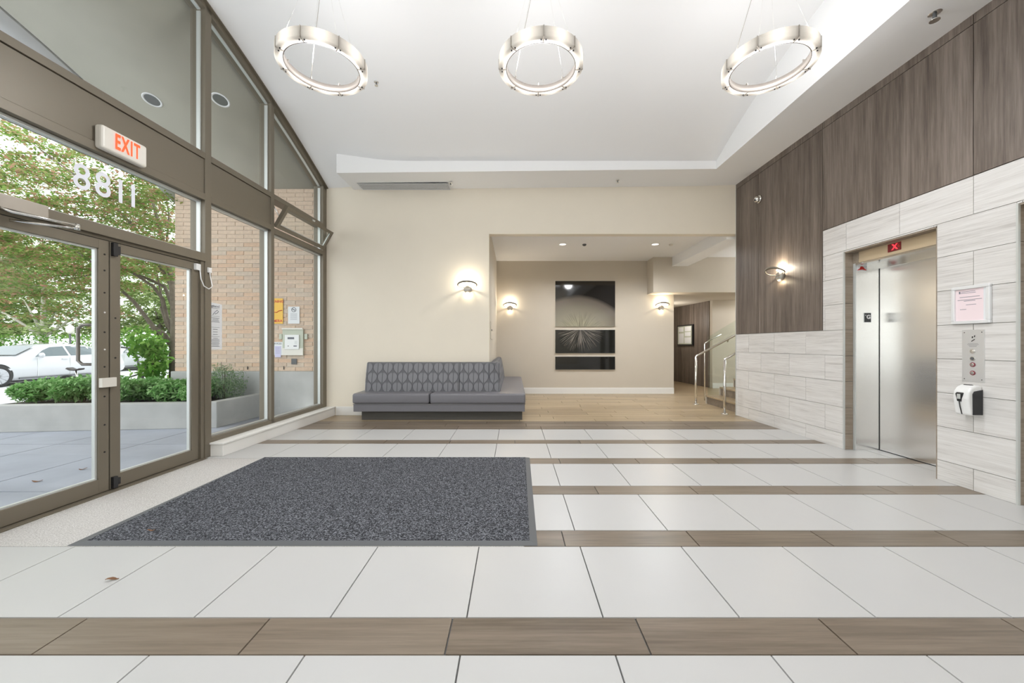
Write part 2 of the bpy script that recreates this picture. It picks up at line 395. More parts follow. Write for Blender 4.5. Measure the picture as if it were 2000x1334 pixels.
# ---- back wall with wide opening
mb = MB().box(-3.22, -.426, 6.54, 6.69, 0, 4.3).box(-.426, 4.6, 6.54, 6.69, 3.079, 4.3)
tag(mb.build('wall_back', M['cream']), 'cream painted wall behind the sofa with wide opening to the lounge', 'wall', kind='structure')
mb = MB().box(-.60, -.426, 6.69, 9.6, 0, 3.24)
tag(mb.build('wall_lounge_left', M['beige']), 'beige side wall of the lounge behind the sofa return', 'wall', kind='structure')
mb = MB().box(-.6, 3.9, 9.4, 9.6, 0, 3.24)
tag(mb.build('wall_lounge_back', M['beige']), 'beige lounge wall carrying the black artwork', 'wall', kind='structure')
mb = MB().box(3.25, 8.2, 8.985, 9.4, 2.42, 3.24).box(3.9, 8.2, 9.4, 13.2, 2.42, 3.24)
tag(mb.build('trim_3', M['beige']), 'beige bulkhead dropped over the corridor mouth', 'bulkhead', kind='structure')
mb = MB().box(-.6, 8.2, 6.69, 9.6, 3.24, 3.34)
tag(mb.build('ceiling_lounge', M['ceiling']), 'flat white ceiling of the lounge', 'ceiling', kind='structure')
mb = MB().box(3.69, 4.05, 6.69, 8.985, 3.03, 3.24)
tag(mb.build('trim_4', M['ceiling']), 'white ceiling beam running out of the lounge bulkhead', 'beam', kind='structure')
mb = MB().box(5.46, 8.2, 10.6, 10.75, 0, 2.42).box(8.05, 8.2, 6.6, 10.6, 0, 3.24).box(4.6, 8.2, 6.54, 6.58, 0, 3.3)
tag(mb.build('wall_stair', M['beige']), 'plain beige wall behind the short stair', 'wall', kind='structure')
mb = MB().box(3.7, 5.6, 13.0, 13.15, 0, 2.42).box(3.8, 3.9, 9.6, 13, 0, 2.42)
tag(mb.build('wall_corridor_end', M['beige']), 'beige end of the corridor beyond the wood wall', 'wall', kind='structure')
cw = empty('wall_corridor', (5.36, 11.8, 0), 'brown wood panelled corridor wall carrying a notice case', 'wall', kind='structure')
def cwx(D): return 5.44-(D-10.74)*(.15/1.96)
for (a, b) in ((10.74, 11.5), (11.5, 12.26), (12.26, 13.0)):
    MB().hexa([(cwx(a+.004), a+.004, 0), (cwx(a)+.1, a+.004, 0), (cwx(b)+.1, b-.004, 0), (cwx(b), b-.004, 0), (cwx(a), a+.004, 2.42), (cwx(a)+.1, a+.004, 2.42), (cwx(b)+.1, b-.004, 2.42), (cwx(b), b-.004, 2.42)]).build('wood_panel', M['panel'], cw)
mb = MB().box(-3.5, 4.3, -4.15, -4, 0, 5.4)
tag(mb.build('wall_front', M['cream']), 'cream wall behind the viewer', 'wall', kind='structure')
def board(name, x0, x1, y0, y1, label, h=.148):
    tag(MB().box(x0, x1, y0, y1, 0, h-.012).box(x0, x1, y0+(.006 if y1-y0 < .1 else 0), y1, h-.012, h).build(name, M['white'], bevel=.003), label, 'baseboard', kind='structure')
board('baseboard_back', -3.02, -.426, 6.522, 6.54, 'white baseboard beside and behind the sofa')
board('baseboard_lounge', -.2, 3.9, 9.382, 9.4, 'white baseboard under the black artwork')
board('baseboard_stair', 5.46, 8, 10.58, 10.6, 'cream baseboard on the wall behind the stair', .14)

# ---- right wall: wood panels and stone tiles
rw = empty('wall_right', (3.77, 4, 0), 'elevator wall of light striated stone below dark wood panels', 'wall', kind='structure')
OP = [(3.432, 4.409, 0, 2.254), (1.91, 2.887, 0, 2.254)]
mb = MB()
mb.box(3.785, 4.6, 4.409, 6.54, 0, 4.2).box(3.785, 4.6, 2.887, 3.432, 0, 4.2).box(3.785, 4.6, -4, 1.91, 0, 4.2)
mb.box(3.785, 4.6, 3.432, 4.409, 2.254, 4.2).box(3.785, 4.6, 1.91, 2.887, 2.254, 4.2)
mb.build('wall_core', M['sgrout'], rw)
def subtract(r, h):
    a0, a1, b0, b1 = r; c0, c1, d0, d1 = h
    if c0 >= a1-1e-6 or c1 <= a0+1e-6 or d0 >= b1-1e-6 or d1 <= b0+1e-6: return [r]
    out = []
    if a0 < c0: out.append((a0, c0, b0, b1)); a0 = c0
    if a1 > c1: out.append((c1, a1, b0, b1)); a1 = c1
    if b1 > d1: out.append((a0, a1, d1, b1))
    if b0 < d0: out.append((a0, a1, b0, d0))
    return out
def stone_mesh(w_, h_):
    key = ('s', round(w_, 4), round(h_, 4))
    if key not in FONT:
        g_ = .0011; c = .001
        FONT[key] = MB().hexa([(.015, g_, g_), (.015, g_, h_-g_), (.015, w_-g_, h_-g_), (.015, w_-g_, g_), (0, g_+c, g_+c), (0, g_+c, h_-g_-c), (0, w_-g_-c, h_-g_-c), (0, w_-g_-c, g_+c)]).mesh('stone_tile', M['stone'])
    return FONT[key]
zs = [0, .179]+[.179+.2985*i for i in range(1, 9)]
zs = [0, .179, .478, .777, 1.075, 1.37, 1.67, 1.97, 2.27, 2.585]
for r_ in range(9):
    lim = 6.54 if zs[r_+1] <= 1.38 else 4.70
    o_ = 3.16 if r_ in (0, 2, 4, 6, 8) else 3.46
    D = o_-.605*12
    while D < lim:
        a, b = max(D, -4), min(D+.605, lim); D += .605
        if b-a < .02: continue
        rs = [(a, b, zs[r_], zs[r_+1])]
        for h in OP: rs = [q for r in rs for q in subtract(r, h)]
        for q in rs:
            if q[1]-q[0] > .012 and q[3]-q[2] > .012: place(stone_mesh(q[1]-q[0], q[3]-q[2]), 'stone_tile', (3.77, q[0], q[2]), rw)
def wp(a, b, c, d): MB().box(3.768, 3.785, a+.003, b-.003, c+.003, d-.003).build('wood_panel', M['panel'], rw)
for (a, b, z0) in ((5.936, 6.54, 1.372), (4.703, 5.936, 1.372), (3.159, 4.703, 2.588), (1.6, 3.159, 2.588), (.05, 1.6, 2.588), (-1.5, .05, 2.588), (-4, -1.5, 2.588)):
    wp(a, b, z0, 3.83); wp(a, b, 3.83, 3.925)
mb = MB().box(3.764, 3.79, 6.535, 6.548, 0, 3.92)
mb.build('corner_trim', M['gasket'], rw)
for D in (4.409, 2.887):   # brown stone reveals and metal corner trims
    for i in range(8):
        MB().box(3.775, 3.87, D-.012, D+.001, zs[i]+.002, min(zs[i+1], 2.254)-.002).build('reveal_tile', M['brownstone'], rw)
    MB().box(3.763, 3.78, D-.014, D-.0, 0, 2.254).build('corner_trim', M['gasket'], rw)
for (D0, D1) in ((3.432, 4.409), (1.91, 2.887)):
    MB().box(3.775, 3.87, D0-.001, D0+.012, 0, 2.254).build('reveal_tile', M['brownstone'], rw)
    MB().box(3.775, 3.87, D0, D1, 2.242, 2.255).build('reveal_tile', M['brownstone'], rw)

# ---- glass wall
HI = 6.54
gw = empty('window_1', LW(0, 4, 0), 'bronze framed glass wall with curved head beside the entrance', 'window', kind='structure')
def mullion(D0, D1, z0, z1a, z1b, depth=.16):
    a, b = LW(depth, D0, z0), LW(0, D0, z0)
    mb = MB().hexa([LW(depth, D0, z0), LW(0, D0, z0), LW(0, D1, z0), LW(depth, D1, z0), LW(depth, D0, z1a), LW(0, D0, z1a), LW(0, D1, z1b), LW(depth, D1, z1b)])
    o = mb.build('mullion', M['bronze'], gw, .003)
    s = MB(); lbox(s, D0-.012, D0-.0005, z0+.02, z1a-.1, .045, .085)
    s.build('glazing_bead', M['gasket'], gw)
mullion(4.063, 4.143, 0, zL(4.063), zL(4.143)); mullion(5.118, 5.180, .14, zL(5.118), zL(5.18)); mullion(6.43, 6.54, .14, zL(6.43), zL(6.54))
mullion(2.12, 2.20, 0, zL(2.12), zL(2.2)); mullion(.4, .48, 0, zL(.4), zL(.48)); mullion(-1.4, -1.32, 0, 5.2, 5.2); mullion(-3.9, -3.82, 0, 5.2, 5.2)
# curved head in two steps
for (d0, d1, oo) in ((0, .075, 0), (.0, .022, -.03)):
    mb = MB(); Ds = [6.54-.2*i for i in range(54)]
    for o_, dz in ((oo, -d0), (.16, -d0), (.16, -d1), (oo, -d1)): pass
    n = len(Ds)
    for D in Ds:
        for o_, dz in ((oo, 0), (.16, 0), (.16, -d1), (oo, -d1)): mb.v.append(LW(o_, D, zL(D)+.01+dz))
    for i in range(n-1):
        for q in range(4): mb.f.append((i*4+q, i*4+(q+1) % 4, (i+1)*4+(q+1) % 4, (i+1)*4+q)); mb.s.append(False)
    mb.f += [(0, 1, 2, 3), tuple((n-1)*4+q for q in (3, 2, 1, 0))]; mb.s += [False, False]
    mb.build('head_rail', M['bronze'], gw)
mb = MB(); Ds = [6.42-.2*i for i in range(52)]
for D in Ds:
    for o_, dz in ((.05, -.06), (.085, -.06), (.085, -.078), (.05, -.078)): mb.v.append(LW(o_, D, zL(D)+dz))
for i in range(len(Ds)-1):
    for q in range(4): mb.f.append((i*4+q, i*4+(q+1) % 4, (i+1)*4+(q+1) % 4, (i+1)*4+q)); mb.s.append(False)
mb.build('glazing_bead', M['gasket'], gw)
def bar(name, D0, D1, z0, z1, o0, o1, m='bronze', bev=.002):
    mb = MB(); lbox(mb, D0, D1, z0, z1, o0, o1); return mb.build(name, M[m], gw, bev)
for (D0, D1) in ((-3.8, -1.4), (-1.32, .4), (.48, 2.12), (2.2, 4.063), (4.143, 5.118)):
    bar('spandrel_panel', D0, D1, 2.80, 3.155, .012, .15)
    bar('rail', D0, D1, 3.16, 3.225, 0, .16); bar('rail', D0, D1, 2.725, 2.795, 0, .16)
    bar('glazing_bead', D0+.01, D1-.01, 3.225, 3.243, .05, .085, 'gasket', 0); bar('glazing_bead', D0+.01, D1-.01, 2.700, 2.722, .05, .085, 'gasket', 0)
bar('rail', 5.18, 6.43, 3.16, 3.225, 0, .16); bar('rail', 5.18, 6.43, 2.70, 2.77, 0, .16)
bar('glazing_bead', 5.19, 6.42, 3.225, 3.243, .05, .085, 'gasket', 0); bar('glazing_bead', 5.19, 6.42, 2.678, 2.698, .05, .085, 'gasket', 0)
bar('rail', 4.143, 6.43, .14, .20, .0, .16); bar('glazing_bead', 4.16, 6.42, .20, .217, .05, .085, 'gasket', 0)
for (D0, D1) in ((-3.8, -1.4), (-1.32, .4), (.48, 2.12)):
    bar('rail', D0, D1, 0, .2, 0, .16)
bar('rail', 2.2, 4.063, 2.075, 2.16, -.005, .16); bar('glazing_bead', 2.21, 4.05, 2.16, 2.178, .05, .085, 'gasket', 0)
bar('door_stop', 2.2, 4.063, 2.05, 2.075, .03, .13)
def pane(D0, D1, z0, z1a, z1b, steps=1):
    mb = MB()
    for i in range(steps):
        a = D0+(D1-D0)*i/steps; b = D0+(D1-D0)*(i+1)/steps
        za = z1a(a) if callable(z1a) else z1a; zb_ = z1a(b) if callable(z1a) else z1a
        mb.hexa([LW(.074, a, z0), LW(.068, a, z0), LW(.068, b, z0), LW(.074, b, z0), LW(.074, a, za), LW(.068, a, za), LW(.068, b, zb_), LW(.074, b, zb_)]) if steps == 1 else mb.face([LW(.07, a, z0), LW(.07, b, z0), LW(.07, b, zb_), LW(.07, a, za)])
    return mb.build('glass_pane', M['glass'], gw)
def pane1(D0, D1, z0, fz, n=8):
    pts = [LW(.07, D0, z0), LW(.07, D1, z0)]+[LW(.07, D1+(D0-D1)*i/n, fz(D1+(D0-D1)*i/n)) for i in range(n+1)]
    mb = MB(); mb.face(pts); return mb.build('glass_pane', M['glass'], gw)
top = lambda D: zL(D)-.06
for (D0, D1) in ((-1.32, .4), (.48, 2.12), (2.2, 4.063), (4.143, 5.118), (5.18, 6.43)): pane1(D0, D1, 3.22, top)
for (D0, D1) in ((-3.8, -1.4),): pane1(D0, D1, 3.22, lambda D: 5.17)
for (D0, D1) in ((-3.8, -1.4), (-1.32, .4), (.48, 2.12)): pane1(D0, D1, .2, lambda D: 2.73)
pane1(2.2, 4.063, 2.16, lambda D: 2.73); pane1(4.143, 5.118, .2, lambda D: 2.73); pane1(5.18, 6.43, .2, lambda D: 2.70)
# curb
cb = empty('trim_5', LW(-.08, 5.3, 0), 'white painted curb below the tall window', 'curb', kind='structure')
def curb(D0, D1, z0, z1, o0, o1, name):
    mb = MB().hexa([LW(o0, D0, z0), LW(o1+.01, D0, z0), LW(o1-.005, D1, z0), LW(o0, D1, z0), LW(o0, D0, z1), LW(o1+.01, D0, z1), LW(o1-.005, D1, z1), LW(o0, D1, z1)])
    mb.build(name, M['white'], cb, .004)
curb(4.13, 6.54, 0, .125, .16, -.142, 'curb_wall'); curb(4.118, 6.54, .127, .148, .16, -.152, 'curb_cap')
tag(MB().hexa([LW(.16, 2.2, -.03), LW(-.03, 2.2, -.03), LW(-.03, 4.06, -.03), LW(.16, 4.06, -.03), LW(.16, 2.2, .008), LW(-.03, 2.2, .003), LW(-.03, 4.06, .003), LW(.16, 4.06, .008)]).build('trim_6', M['bronze']), 'metal threshold under the entrance doors', 'threshold', kind='structure')

# awning sash tilted inwards
aw = empty('window_2', LW(0, 5.8, 2.78), 'small awning sash tilted open into the lobby below the upper glass', 'window', kind='structure')
def AS(D, t, off):   # t along sash height 0..1, off normal
    bx, bz = .0, 2.785; tx, tz = -.165, 3.075
    ux, uz = (tx-bx), (tz-bz); L = math.hypot(ux, uz); nx, nz = uz/L, -ux/L
    return LW(bx+ux*t+nx*off, D, bz+uz*t+nz*off)
def sbar(D0, D1, t0, t1, o0, o1, name, m):
    MB().hexa([AS(D0, t0, o1), AS(D0, t0, o0), AS(D1, t0, o0), AS(D1, t0, o1), AS(D0, t1, o1), AS(D0, t1, o0), AS(D1, t1, o0), AS(D1, t1, o1)]).build(name, M[m], aw, .002)
sbar(5.19, 6.42, 0, .16, -.02, .03, 'sash_rail', 'bronze'); sbar(5.19, 6.42, .86, 1, -.02, .03, 'sash_rail', 'bronze')
sbar(5.19, 5.24, .16, .86, -.02, .03, 'sash_stile', 'bronze'); sbar(6.37, 6.42, .16, .86, -.02, .03, 'sash_stile', 'bronze')
sbar(5.24, 5.25, .16, .86, -.005, .01, 'sash_bead', 'gasket'); sbar(6.36, 6.37, .16, .86, -.005, .01, 'sash_bead', 'gasket'); sbar(5.25, 6.36, .16, .19, -.005, .01, 'sash_bead', 'gasket')
sbar(5.25, 6.36, .16, .86, .002, .006, 'glass_pane', 'glass')
MB().tube([LW(.05, 5.2, 3.12), LW(-.06, 5.2, 2.92)], .008).build('stay_arm', M['steel'], aw)
sbar(5.78, 5.84, .98, 1.05, -.025, -.01, 'catch', 'gasket')

# ---- doors
def leaf(name, D0, D1, s0, s1, label):
    """s0/s1 stile widths"""
    r = empty(name, LW(.05, (D0+D1)/2, 0), label, 'door', kind='structure')
    z1 = 2.045
    def b(nm, a, c, e, f, o0=.03, o1=.085, m='bronze', bev=.002):
        mb = MB(); lbox(mb, a, c, e, f, o0, o1); return mb.build(nm, M[m], r, bev)
    b('stile', D0, D0+s0, .01, z1); b('stile', D1-s1, D1, .01, z1)
    b('door_rail', D0+s0, D1-s1, .01, .12); b('door_rail', D0+s0, D1-s1, z1-.075, z1)
    for (a, c, e, f) in ((D0+s0, D0+s0+.012, .12, z1-.075), (D1-s1-.016, D1-s1, .12, z1-.075), (D0+s0+.012, D1-s1-.016, .12, .132), (D0+s0+.012, D1-s1-.016, z1-.087, z1-.075)):
        b('glazing_bead', a, c, e, f, .045, .07, 'gasket', 0)
    mb = MB(); mb.face([LW(.058, D0+s0, .12), LW(.058, D1-s1, .12), LW(.058, D1-s1, z1-.075), LW(.058, D0+s0, z1-.075)])
    mb.build('glass_pane', M['glass'], r)
    return r
d1 = leaf('door_1', 2.215, 3.151, .08, .075, 'nearer glazed entrance door with the pull handle outside')
d2 = leaf('door_2', 3.160, 4.02, .08, .085, 'farther glazed entrance door next to the tall window')
bar('jamb', 4.022, 4.063, 0, 2.075, .01, .13)
for z in (1.93, 1.80, 1.62, 1.46, 1.30, 1.16, 1.02, .78, .55, .33):
    MB().lathe([(.007, 0), (.006, .004)], LW(.03, 3.118, z), 'x', 10).build('rivet', M['dark'] if z not in (1.46, 1.16) else M['plastic'], d1)
for z in (1.42, 1.09):
    MB().lathe([(.007, 0), (.006, .004)], LW(.03, 3.20, z), 'x', 10).build('rivet', M['dark'], d2)
mb = MB(); P = [LW(.085, 3.11, 1.36), LW(.20, 3.11, 1.36), LW(.235, 3.11, 1.33), LW(.235, 3.11, 1.07), LW(.20, 3.11, 1.04), LW(.085, 3.11, 1.04)]
mb.tube(P, .012, 10).build('pull_handle', M['inner_h'], d1)
mb = MB(); lbox(mb, 3.075, 3.185, .855, .93, .0, .03); mb.build('strike_cover', M['ivory'], d1, .003)
for z0, z1 in ((1.93, 2.04), (.015, .11)):
    mb = MB(); lbox(mb, 3.165, 3.20, z0, z1, .005, .03); lbox(mb, 3.17, 3.23, z0+.02, z1-.02, .015, .03); mb.build('pivot_hinge', M['black'], d2, .002)

# ---- outside building parts
bw = empty('wall_brick', (-4.5, 6.55, 0), 'tan brick exterior wall on a concrete base seen through the glass', 'wall', kind='structure')
MB().box(-5.76, -3.24, 6.565, 6.9, 0, 3.95).build('mortar_backing', M['mortar'], bw)
MB().box(-5.80, -3.30, 6.50, 6.9, 0, .747).build('concrete_base', M['concrete'], bw, .01)
MB().box(-3.34, -3.315, 6.48, 6.52, 0, .76).build('base_groove_strip', M['rubber'], bw)  # dark strip standing in for the dark groove in the concrete base
bricks = []
for i, c in enumerate([(.62, .46, .34), (.66, .51, .39), (.58, .45, .35), (.64, .45, .32), (.60, .49, .39), (.65, .49, .36)]):
    m = mat('tan_brick', c, .9, var=.08, scale=25)
    bricks.append(MB().box(0, .286, -.012, 0, 0, .0635).mesh('brick', m))
bh, bl = .0705, .293; stuffb = MB(); nb = 0
for r_ in range(46):
    z = .752+r_*bh; x = -5.77-(bl*.5 if r_ % 2 else 0)
    while x < -3.26:
        a, b = max(x, -5.77), min(x+.286, -3.24); x0 = x; x += bl
        if b-a < .03: continue
        if z < 2.95 and nb < 298:
            nb += 1
            if b-a > .28: place(bricks[random.randrange(6)], 'brick', (a, 6.565, z), bw)
            else:
                o = MB().box(a, b, 6.553, 6.565, z, z+.0635).build('brick', random.choice(bricks).materials[0], bw)
        else: stuffb.box(a, b, 6.553, 6.565, z, z+.0635)
tag(stuffb.build('brick_field', bricks[1].materials[0], bw), kind='stuff')
cn = empty('canopy', (-4.3, 3, 4.0), 'grey stucco entrance canopy soffit outside with recessed lights', 'canopy', kind='structure')
def cx(D): return -5.47+.015*(D-4)
def curved(xa, xb, dz0, dz1, nm, m):
    mb = MB(); Ds = [-4]+[.5*i for i in range(1, 14)]+[6.9]
    for D in Ds:
        for (xx, dz) in ((xa(D), dz0), (xb(D), dz0), (xb(D), dz1), (xa(D), dz1)): mb.v.append((xx, D, zL(D)+dz))
    for i in range(len(Ds)-1):
        for q in range(4): mb.f.append((i*4+q, i*4+(q+1) % 4, (i+1)*4+(q+1) % 4, (i+1)*4+q)); mb.s.append(q == 0)
    n = len(Ds)-1; mb.f += [(0, 1, 2, 3), (n*4+3, n*4+2, n*4+1, n*4)]; mb.s += [False, False]
    mb.build(nm, m, cn)
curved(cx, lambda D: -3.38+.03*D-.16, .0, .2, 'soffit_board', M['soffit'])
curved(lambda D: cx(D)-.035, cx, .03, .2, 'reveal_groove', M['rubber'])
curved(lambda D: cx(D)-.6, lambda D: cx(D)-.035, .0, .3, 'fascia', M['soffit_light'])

# paving, street
pv = empty('floor_outside', (-6, 2, 0), 'grey concrete paving slabs outside the doors', 'pavement', kind='structure')
MB().box(-10.5, -3.54, -5, 7, -.15, -.012).build('joint_bed', M['rubber'], pv)
xs_ = [-10.5, -9.5, -8.5, -7.5, -6.5, -5.5, -4.5, -3.53]; yy = [-5, -2.9, -1.4, .1, 1.6, 3.14, 4.64, 7]
for i in range(7):
    for j in range(7):
        MB().box(xs_[i]+.006, xs_[i+1]-.006, yy[j]+.006, yy[j+1]-.006, -.04, 0).build('paving_slab', M['paving'], pv)
tag(MB().box(-13.4, -10.5, -20, 40, -.3, -.02).build('sidewalk', M['street']), 'pale sidewalk between planter and street', 'sidewalk', kind='structure')
tag(MB().box(-10.5, -3.54, 7, 12, -.3, -.02).build('yard', M['soil']), 'planting bed ground behind the planter wall', 'ground', kind='structure')
tag(MB().box(-60, -13.4, -20, 60, -.35, -.14).build('street', M['street']), 'pale street where the cars are parked', 'street', kind='structure')
tag(MB().box(-13.4, 10, 12, 60, -.35, -.10).build('far_ground', M['street']), 'pale ground behind the building', 'ground', kind='structure')
pl = empty('planter', (-6, 5.6, 0), 'long low cast concrete planter holding shrubs outside the entrance', 'planter')
def planbox(x0, y0, x1, y1, t, h, nm):
    d = Vector((x1-x0, y1-y0, 0)).normalized(); n = Vector((-d.y, d.x, 0))*t
    a, b = Vector((x0, y0, 0)), Vector((x1, y1, 0))
    MB().hexa([a, b, b+n, a+n]+[p+Vector((0, 0, h)) for p in (a, b, b+n, a+n)]).build(nm, M['concrete'], pl, .008)
planbox(-9.6, 4.97, -4.28, 5.54, .17, .365, 'planter_wall'); planbox(-4.28, 5.54, -4.22, 6.5, .14, .375, 'planter_wall')
MB().hexa([(-7.7, 5.3, 0), (-4.36, 5.66, 0), (-4.34, 6.47, 0), (-7.7, 6.47, 0), (-7.7, 5.3, .30), (-4.36, 5.66, .30), (-4.34, 6.47, .30), (-7.7, 6.47, .30)]).build('soil', M['soil'], pl)

# ================================================================== INTERIOR THINGS
# ---- floor mat
fm = empty('floor_mat', (-1.26, 3.2, 0), 'large charcoal carpet entrance mat with grey rubber edge', 'mat')
def quad(x, y): return
X0n, X0f, X1n, X1f, Ya, Yb = -2.665, -2.655, .140, .165, 2.295, 4.085
e = .045
out = [(X0n, Ya), (X1n, Ya), (X1f, Yb), (X0f, Yb)]; inn = [(X0n+.07, Ya+e), (X1n-e, Ya+e), (X1f-e, Yb-.02), (X0f+.02, Yb-.02)]
mb = MB()
for i in range(4):
    j = (i+1) % 4; mb.face([(*out[i], .001), (*out[j], .001), (*inn[j], .010), (*inn[i], .010)])
mb.face([(*p, .0) for p in out]); mb.build('rubber_edge', M['rubber'], fm)
mb = MB(); mb.prism(inn, .002, .0125, lambda p, t: (p[0], p[1], t)); mb.build('carpet', M['mat'], fm, .003)

# ---- sofa
def leafpattern(name, ax):
    m = mat(name, (.2, .2, .2), .75, spec=.25); k = NB(m); p = k.xyz(k.node('ShaderNodeNewGeometry').outputs['Position'])
    v = k.m('DIVIDE', k.m('SUBTRACT', p[2], .415), .158); rw_ = k.m('FLOOR', v)
    u = k.m('ADD', k.m('DIVIDE', k.m('ADD', p[0], k.m('MULTIPLY', p[1], 1.0 if ax else .0)), .167), k.m('MULTIPLY', rw_, .5))
    fu = k.m('ABSOLUTE', k.m('SUBTRACT', k.m('FRACT', u), .5)); fv = k.m('FRACT', v)
    # ogee leaf: half width as function of fv
    wd = k.m('MULTIPLY', k.m('POWER', k.m('SINE', k.m('MULTIPLY', k.m('POWER', k.m('SUBTRACT', 1.0, k.m('MULTIPLY', fv, .96)), .75), PI)), .5), .50)
    inside = k.m('LESS_THAN', fu, k.m('SUBTRACT', wd, .045)); edge = k.m('LESS_THAN', fu, wd)
    vein = k.m('GREATER_THAN', k.m('SINE', k.m('MULTIPLY', k.m('SUBTRACT', fv, k.m('MULTIPLY', fu, 1.1)), 2*PI*6.5)), .35)
    stem = k.m('LESS_THAN', fu, .022)
    body = k.mix(vein, (.27, .27, .285, 1), (.12, .12, .13, 1)); body = k.mix(stem, body, (.05, .05, .055, 1))
    c = k.mix(inside, (.13, .13, .14, 1), body)
    ring = k.m('MULTIPLY', edge, k.m('SUBTRACT', 1.0, inside)); c = k.mix(ring, c, (.065, .065, .072, 1))
    k.n.links.new(c, k.b.inputs['Base Color']); return m
M['fab_x'] = leafpattern('leaf_print_fabric', 0); M['fab_y'] = leafpattern('leaf_print_fabric_side', 1)
so = empty('sofa', (-1.2, 6.4, 0), 'L-shaped grey leather sofa with leaf-print backrest against the cream wall', 'sofa')
mb = MB().box(-2.43, .13, 6.14, 6.5, 0, .15).box(-.40, .13, 6.5, 9.2, 0, .15); mb.build('plinth', M['plinth'], so, .003)
mb = MB().prism([(-2.526, 6.05), (.169, 6.05), (.169, 9.25), (-.40, 9.25), (-.40, 6.515), (-2.526, 6.515)], .145, .262, lambda p, t: (p[0], p[1], t)); mb.build('seat_base', M['leather'], so, .006)
def cushion(poly, z0, z1, nm='seat_cushion'):
    mb = MB().prism(poly, z0, z1, lambda p, t: (p[0], p[1], t)); o = mb.build(nm, M['leather'], so, .035, seg=4)
    for pg in o.data.polygons: pg.use_smooth = True
    return o
cushion([(-2.54, 6.03), (-1.332, 6.03), (-1.332, 6.5), (-2.54, 6.5)], .268, .432)
cushion([(-1.322, 6.03), (.18, 6.03), (.18, 9.27), (-.40, 9.27), (-.40, 6.5), (-1.322, 6.5)], .268, .432)
MB().tube([(-2.53, 6.045, .264), (.165, 6.045, .264)], .006).tube([(.172, 6.05, .264), (.172, 9.25, .264)], .006).build('piping', M['piping'], so)
def back(p0, p1, axis, m, flip=1):
    """slanted backrest panel between two points along an axis"""
    mb = MB(); n = 14; prof = [(.22, .405), (.235, .43), (.205, .62), (.165, .80), (.14, .885), (.11, .905), (.04, .905), (.02, .88), (.02, .405)]
    for i in range(n+1):
        t = i/n; s = p0+(p1-p0)*t
        for (d, z) in prof:
            puff = 0
            if axis == 'x': mb.v.append((s, 6.54-d, z))
            else: mb.v.append((-.426+d*.85, s, z))
    L = len(prof)
    for i in range(n):
        for j in range(L):
            mb.f.append((i*L+j, i*L+(j+1) % L, (i+1)*L+(j+1) % L, (i+1)*L+j)); mb.s.append(j < 5)
    mb.f.append(tuple(range(L))); mb.s.append(False); mb.f.append(tuple(n*L+j for j in range(L))[::-1]); mb.s.append(False)
    return mb.build('backrest', m, so, .004)
back(-2.445, -.9, 'x', M['fab_x']); back(-.894, -.232, 'x', M['fab_x'])
back(6.335, 7.75, 'y', M['fab_y']); back(7.757, 9.2, 'y', M['fab_y'])

# ---- artwork in three panels
def artmat(top):
    m = mat('printed_artwork', (.02, .02, .02), .06, coat=.3, spec=.6); k = NB(m); p = k.xyz(k.node('ShaderNodeNewGeometry').outputs['Position'])
    dx = k.m('SUBTRACT', p[0], 1.62); dz = k.m('SUBTRACT', p[2], 1.60 if not top else 1.42)
    r = k.m('SQRT', k.m('ADD', k.m('MULTIPLY', dx, dx), k.m('MULTIPLY', dz, dz))); an = k.m('ARCTAN2', dz, dx)
    st = k.noise(k.vec(k.m('MULTIPLY', an, 22.0), k.m('MULTIPLY', r, 2.2), 0.0), 1.0, 3, .6, .4)
    if top:
        s = k.m('MULTIPLY', k.ramp(st, [(.44, (0, 0, 0)), (.60, (1, 1, 1))]), k.ramp(r, [(.15, (1, 1, 1)), (.62, (.0, .0, .0))]))
        hx = k.m('MULTIPLY', dx, .72); rr = k.m('SQRT', k.m('ADD', k.m('MULTIPLY', hx, hx), k.m('MULTIPLY', dz, dz)))
        haze = k.ramp(k.m('ADD', rr, k.m('MULTIPLY', k.m('MAXIMUM', dx, 0.0), .12)), [(.2, (.40, .38, .26)), (.5, (.28, .26, .20)), (.9, (.14, .12, .10)), (1.45, (.012, .011, .010))])
        c = k.mix(k.m('MULTIPLY', s, .85), haze, (.03, .022, .015, 1))
    else:
        s = k.m('MULTIPLY', k.ramp(st, [(.47, (0, 0, 0)), (.66, (1, 1, 1))]), k.ramp(r, [(.08, (.9, .9, .9)), (.35, (.7, .7, .7)), (.62, (0, 0, 0))]))
        c = k.mix(s, (.007, .008, .007, 1), (.34, .30, .26, 1))
    k.n.links.new(c, k.b.inputs['Base Color']); return m
AM = artmat(True), artmat(False)
aw_ = [('artwork_panel', 2.75, 1.638, AM[0], 'largest of three black flower artwork panels, at the top'), ('artwork_panel', 1.563, .987, AM[1], 'middle black artwork panel showing pale radiating spikes'), ('artwork_panel', .913, .588, M['dark'], 'lowest and narrowest glossy black artwork panel')]
M['artblack'] = mat('black_glossy_print', (.008, .008, .007), .06, coat=.3)
for nm, zt, zb2, m_, lb in aw_:
    a = empty(nm, (1.73, 9.37, zb2), lb, 'artwork', 'artwork panels on the lounge wall')
    MB().box(1.0, 2.462, 9.372, 9.398, zb2, zt).build('backing_board', M['ivory'], a)
    MB().box(1.003, 2.459, 9.366, 9.372, zb2+.004, zt-.004).build('print', m_ if m_ is not M['dark'] else M['artblack'], a)

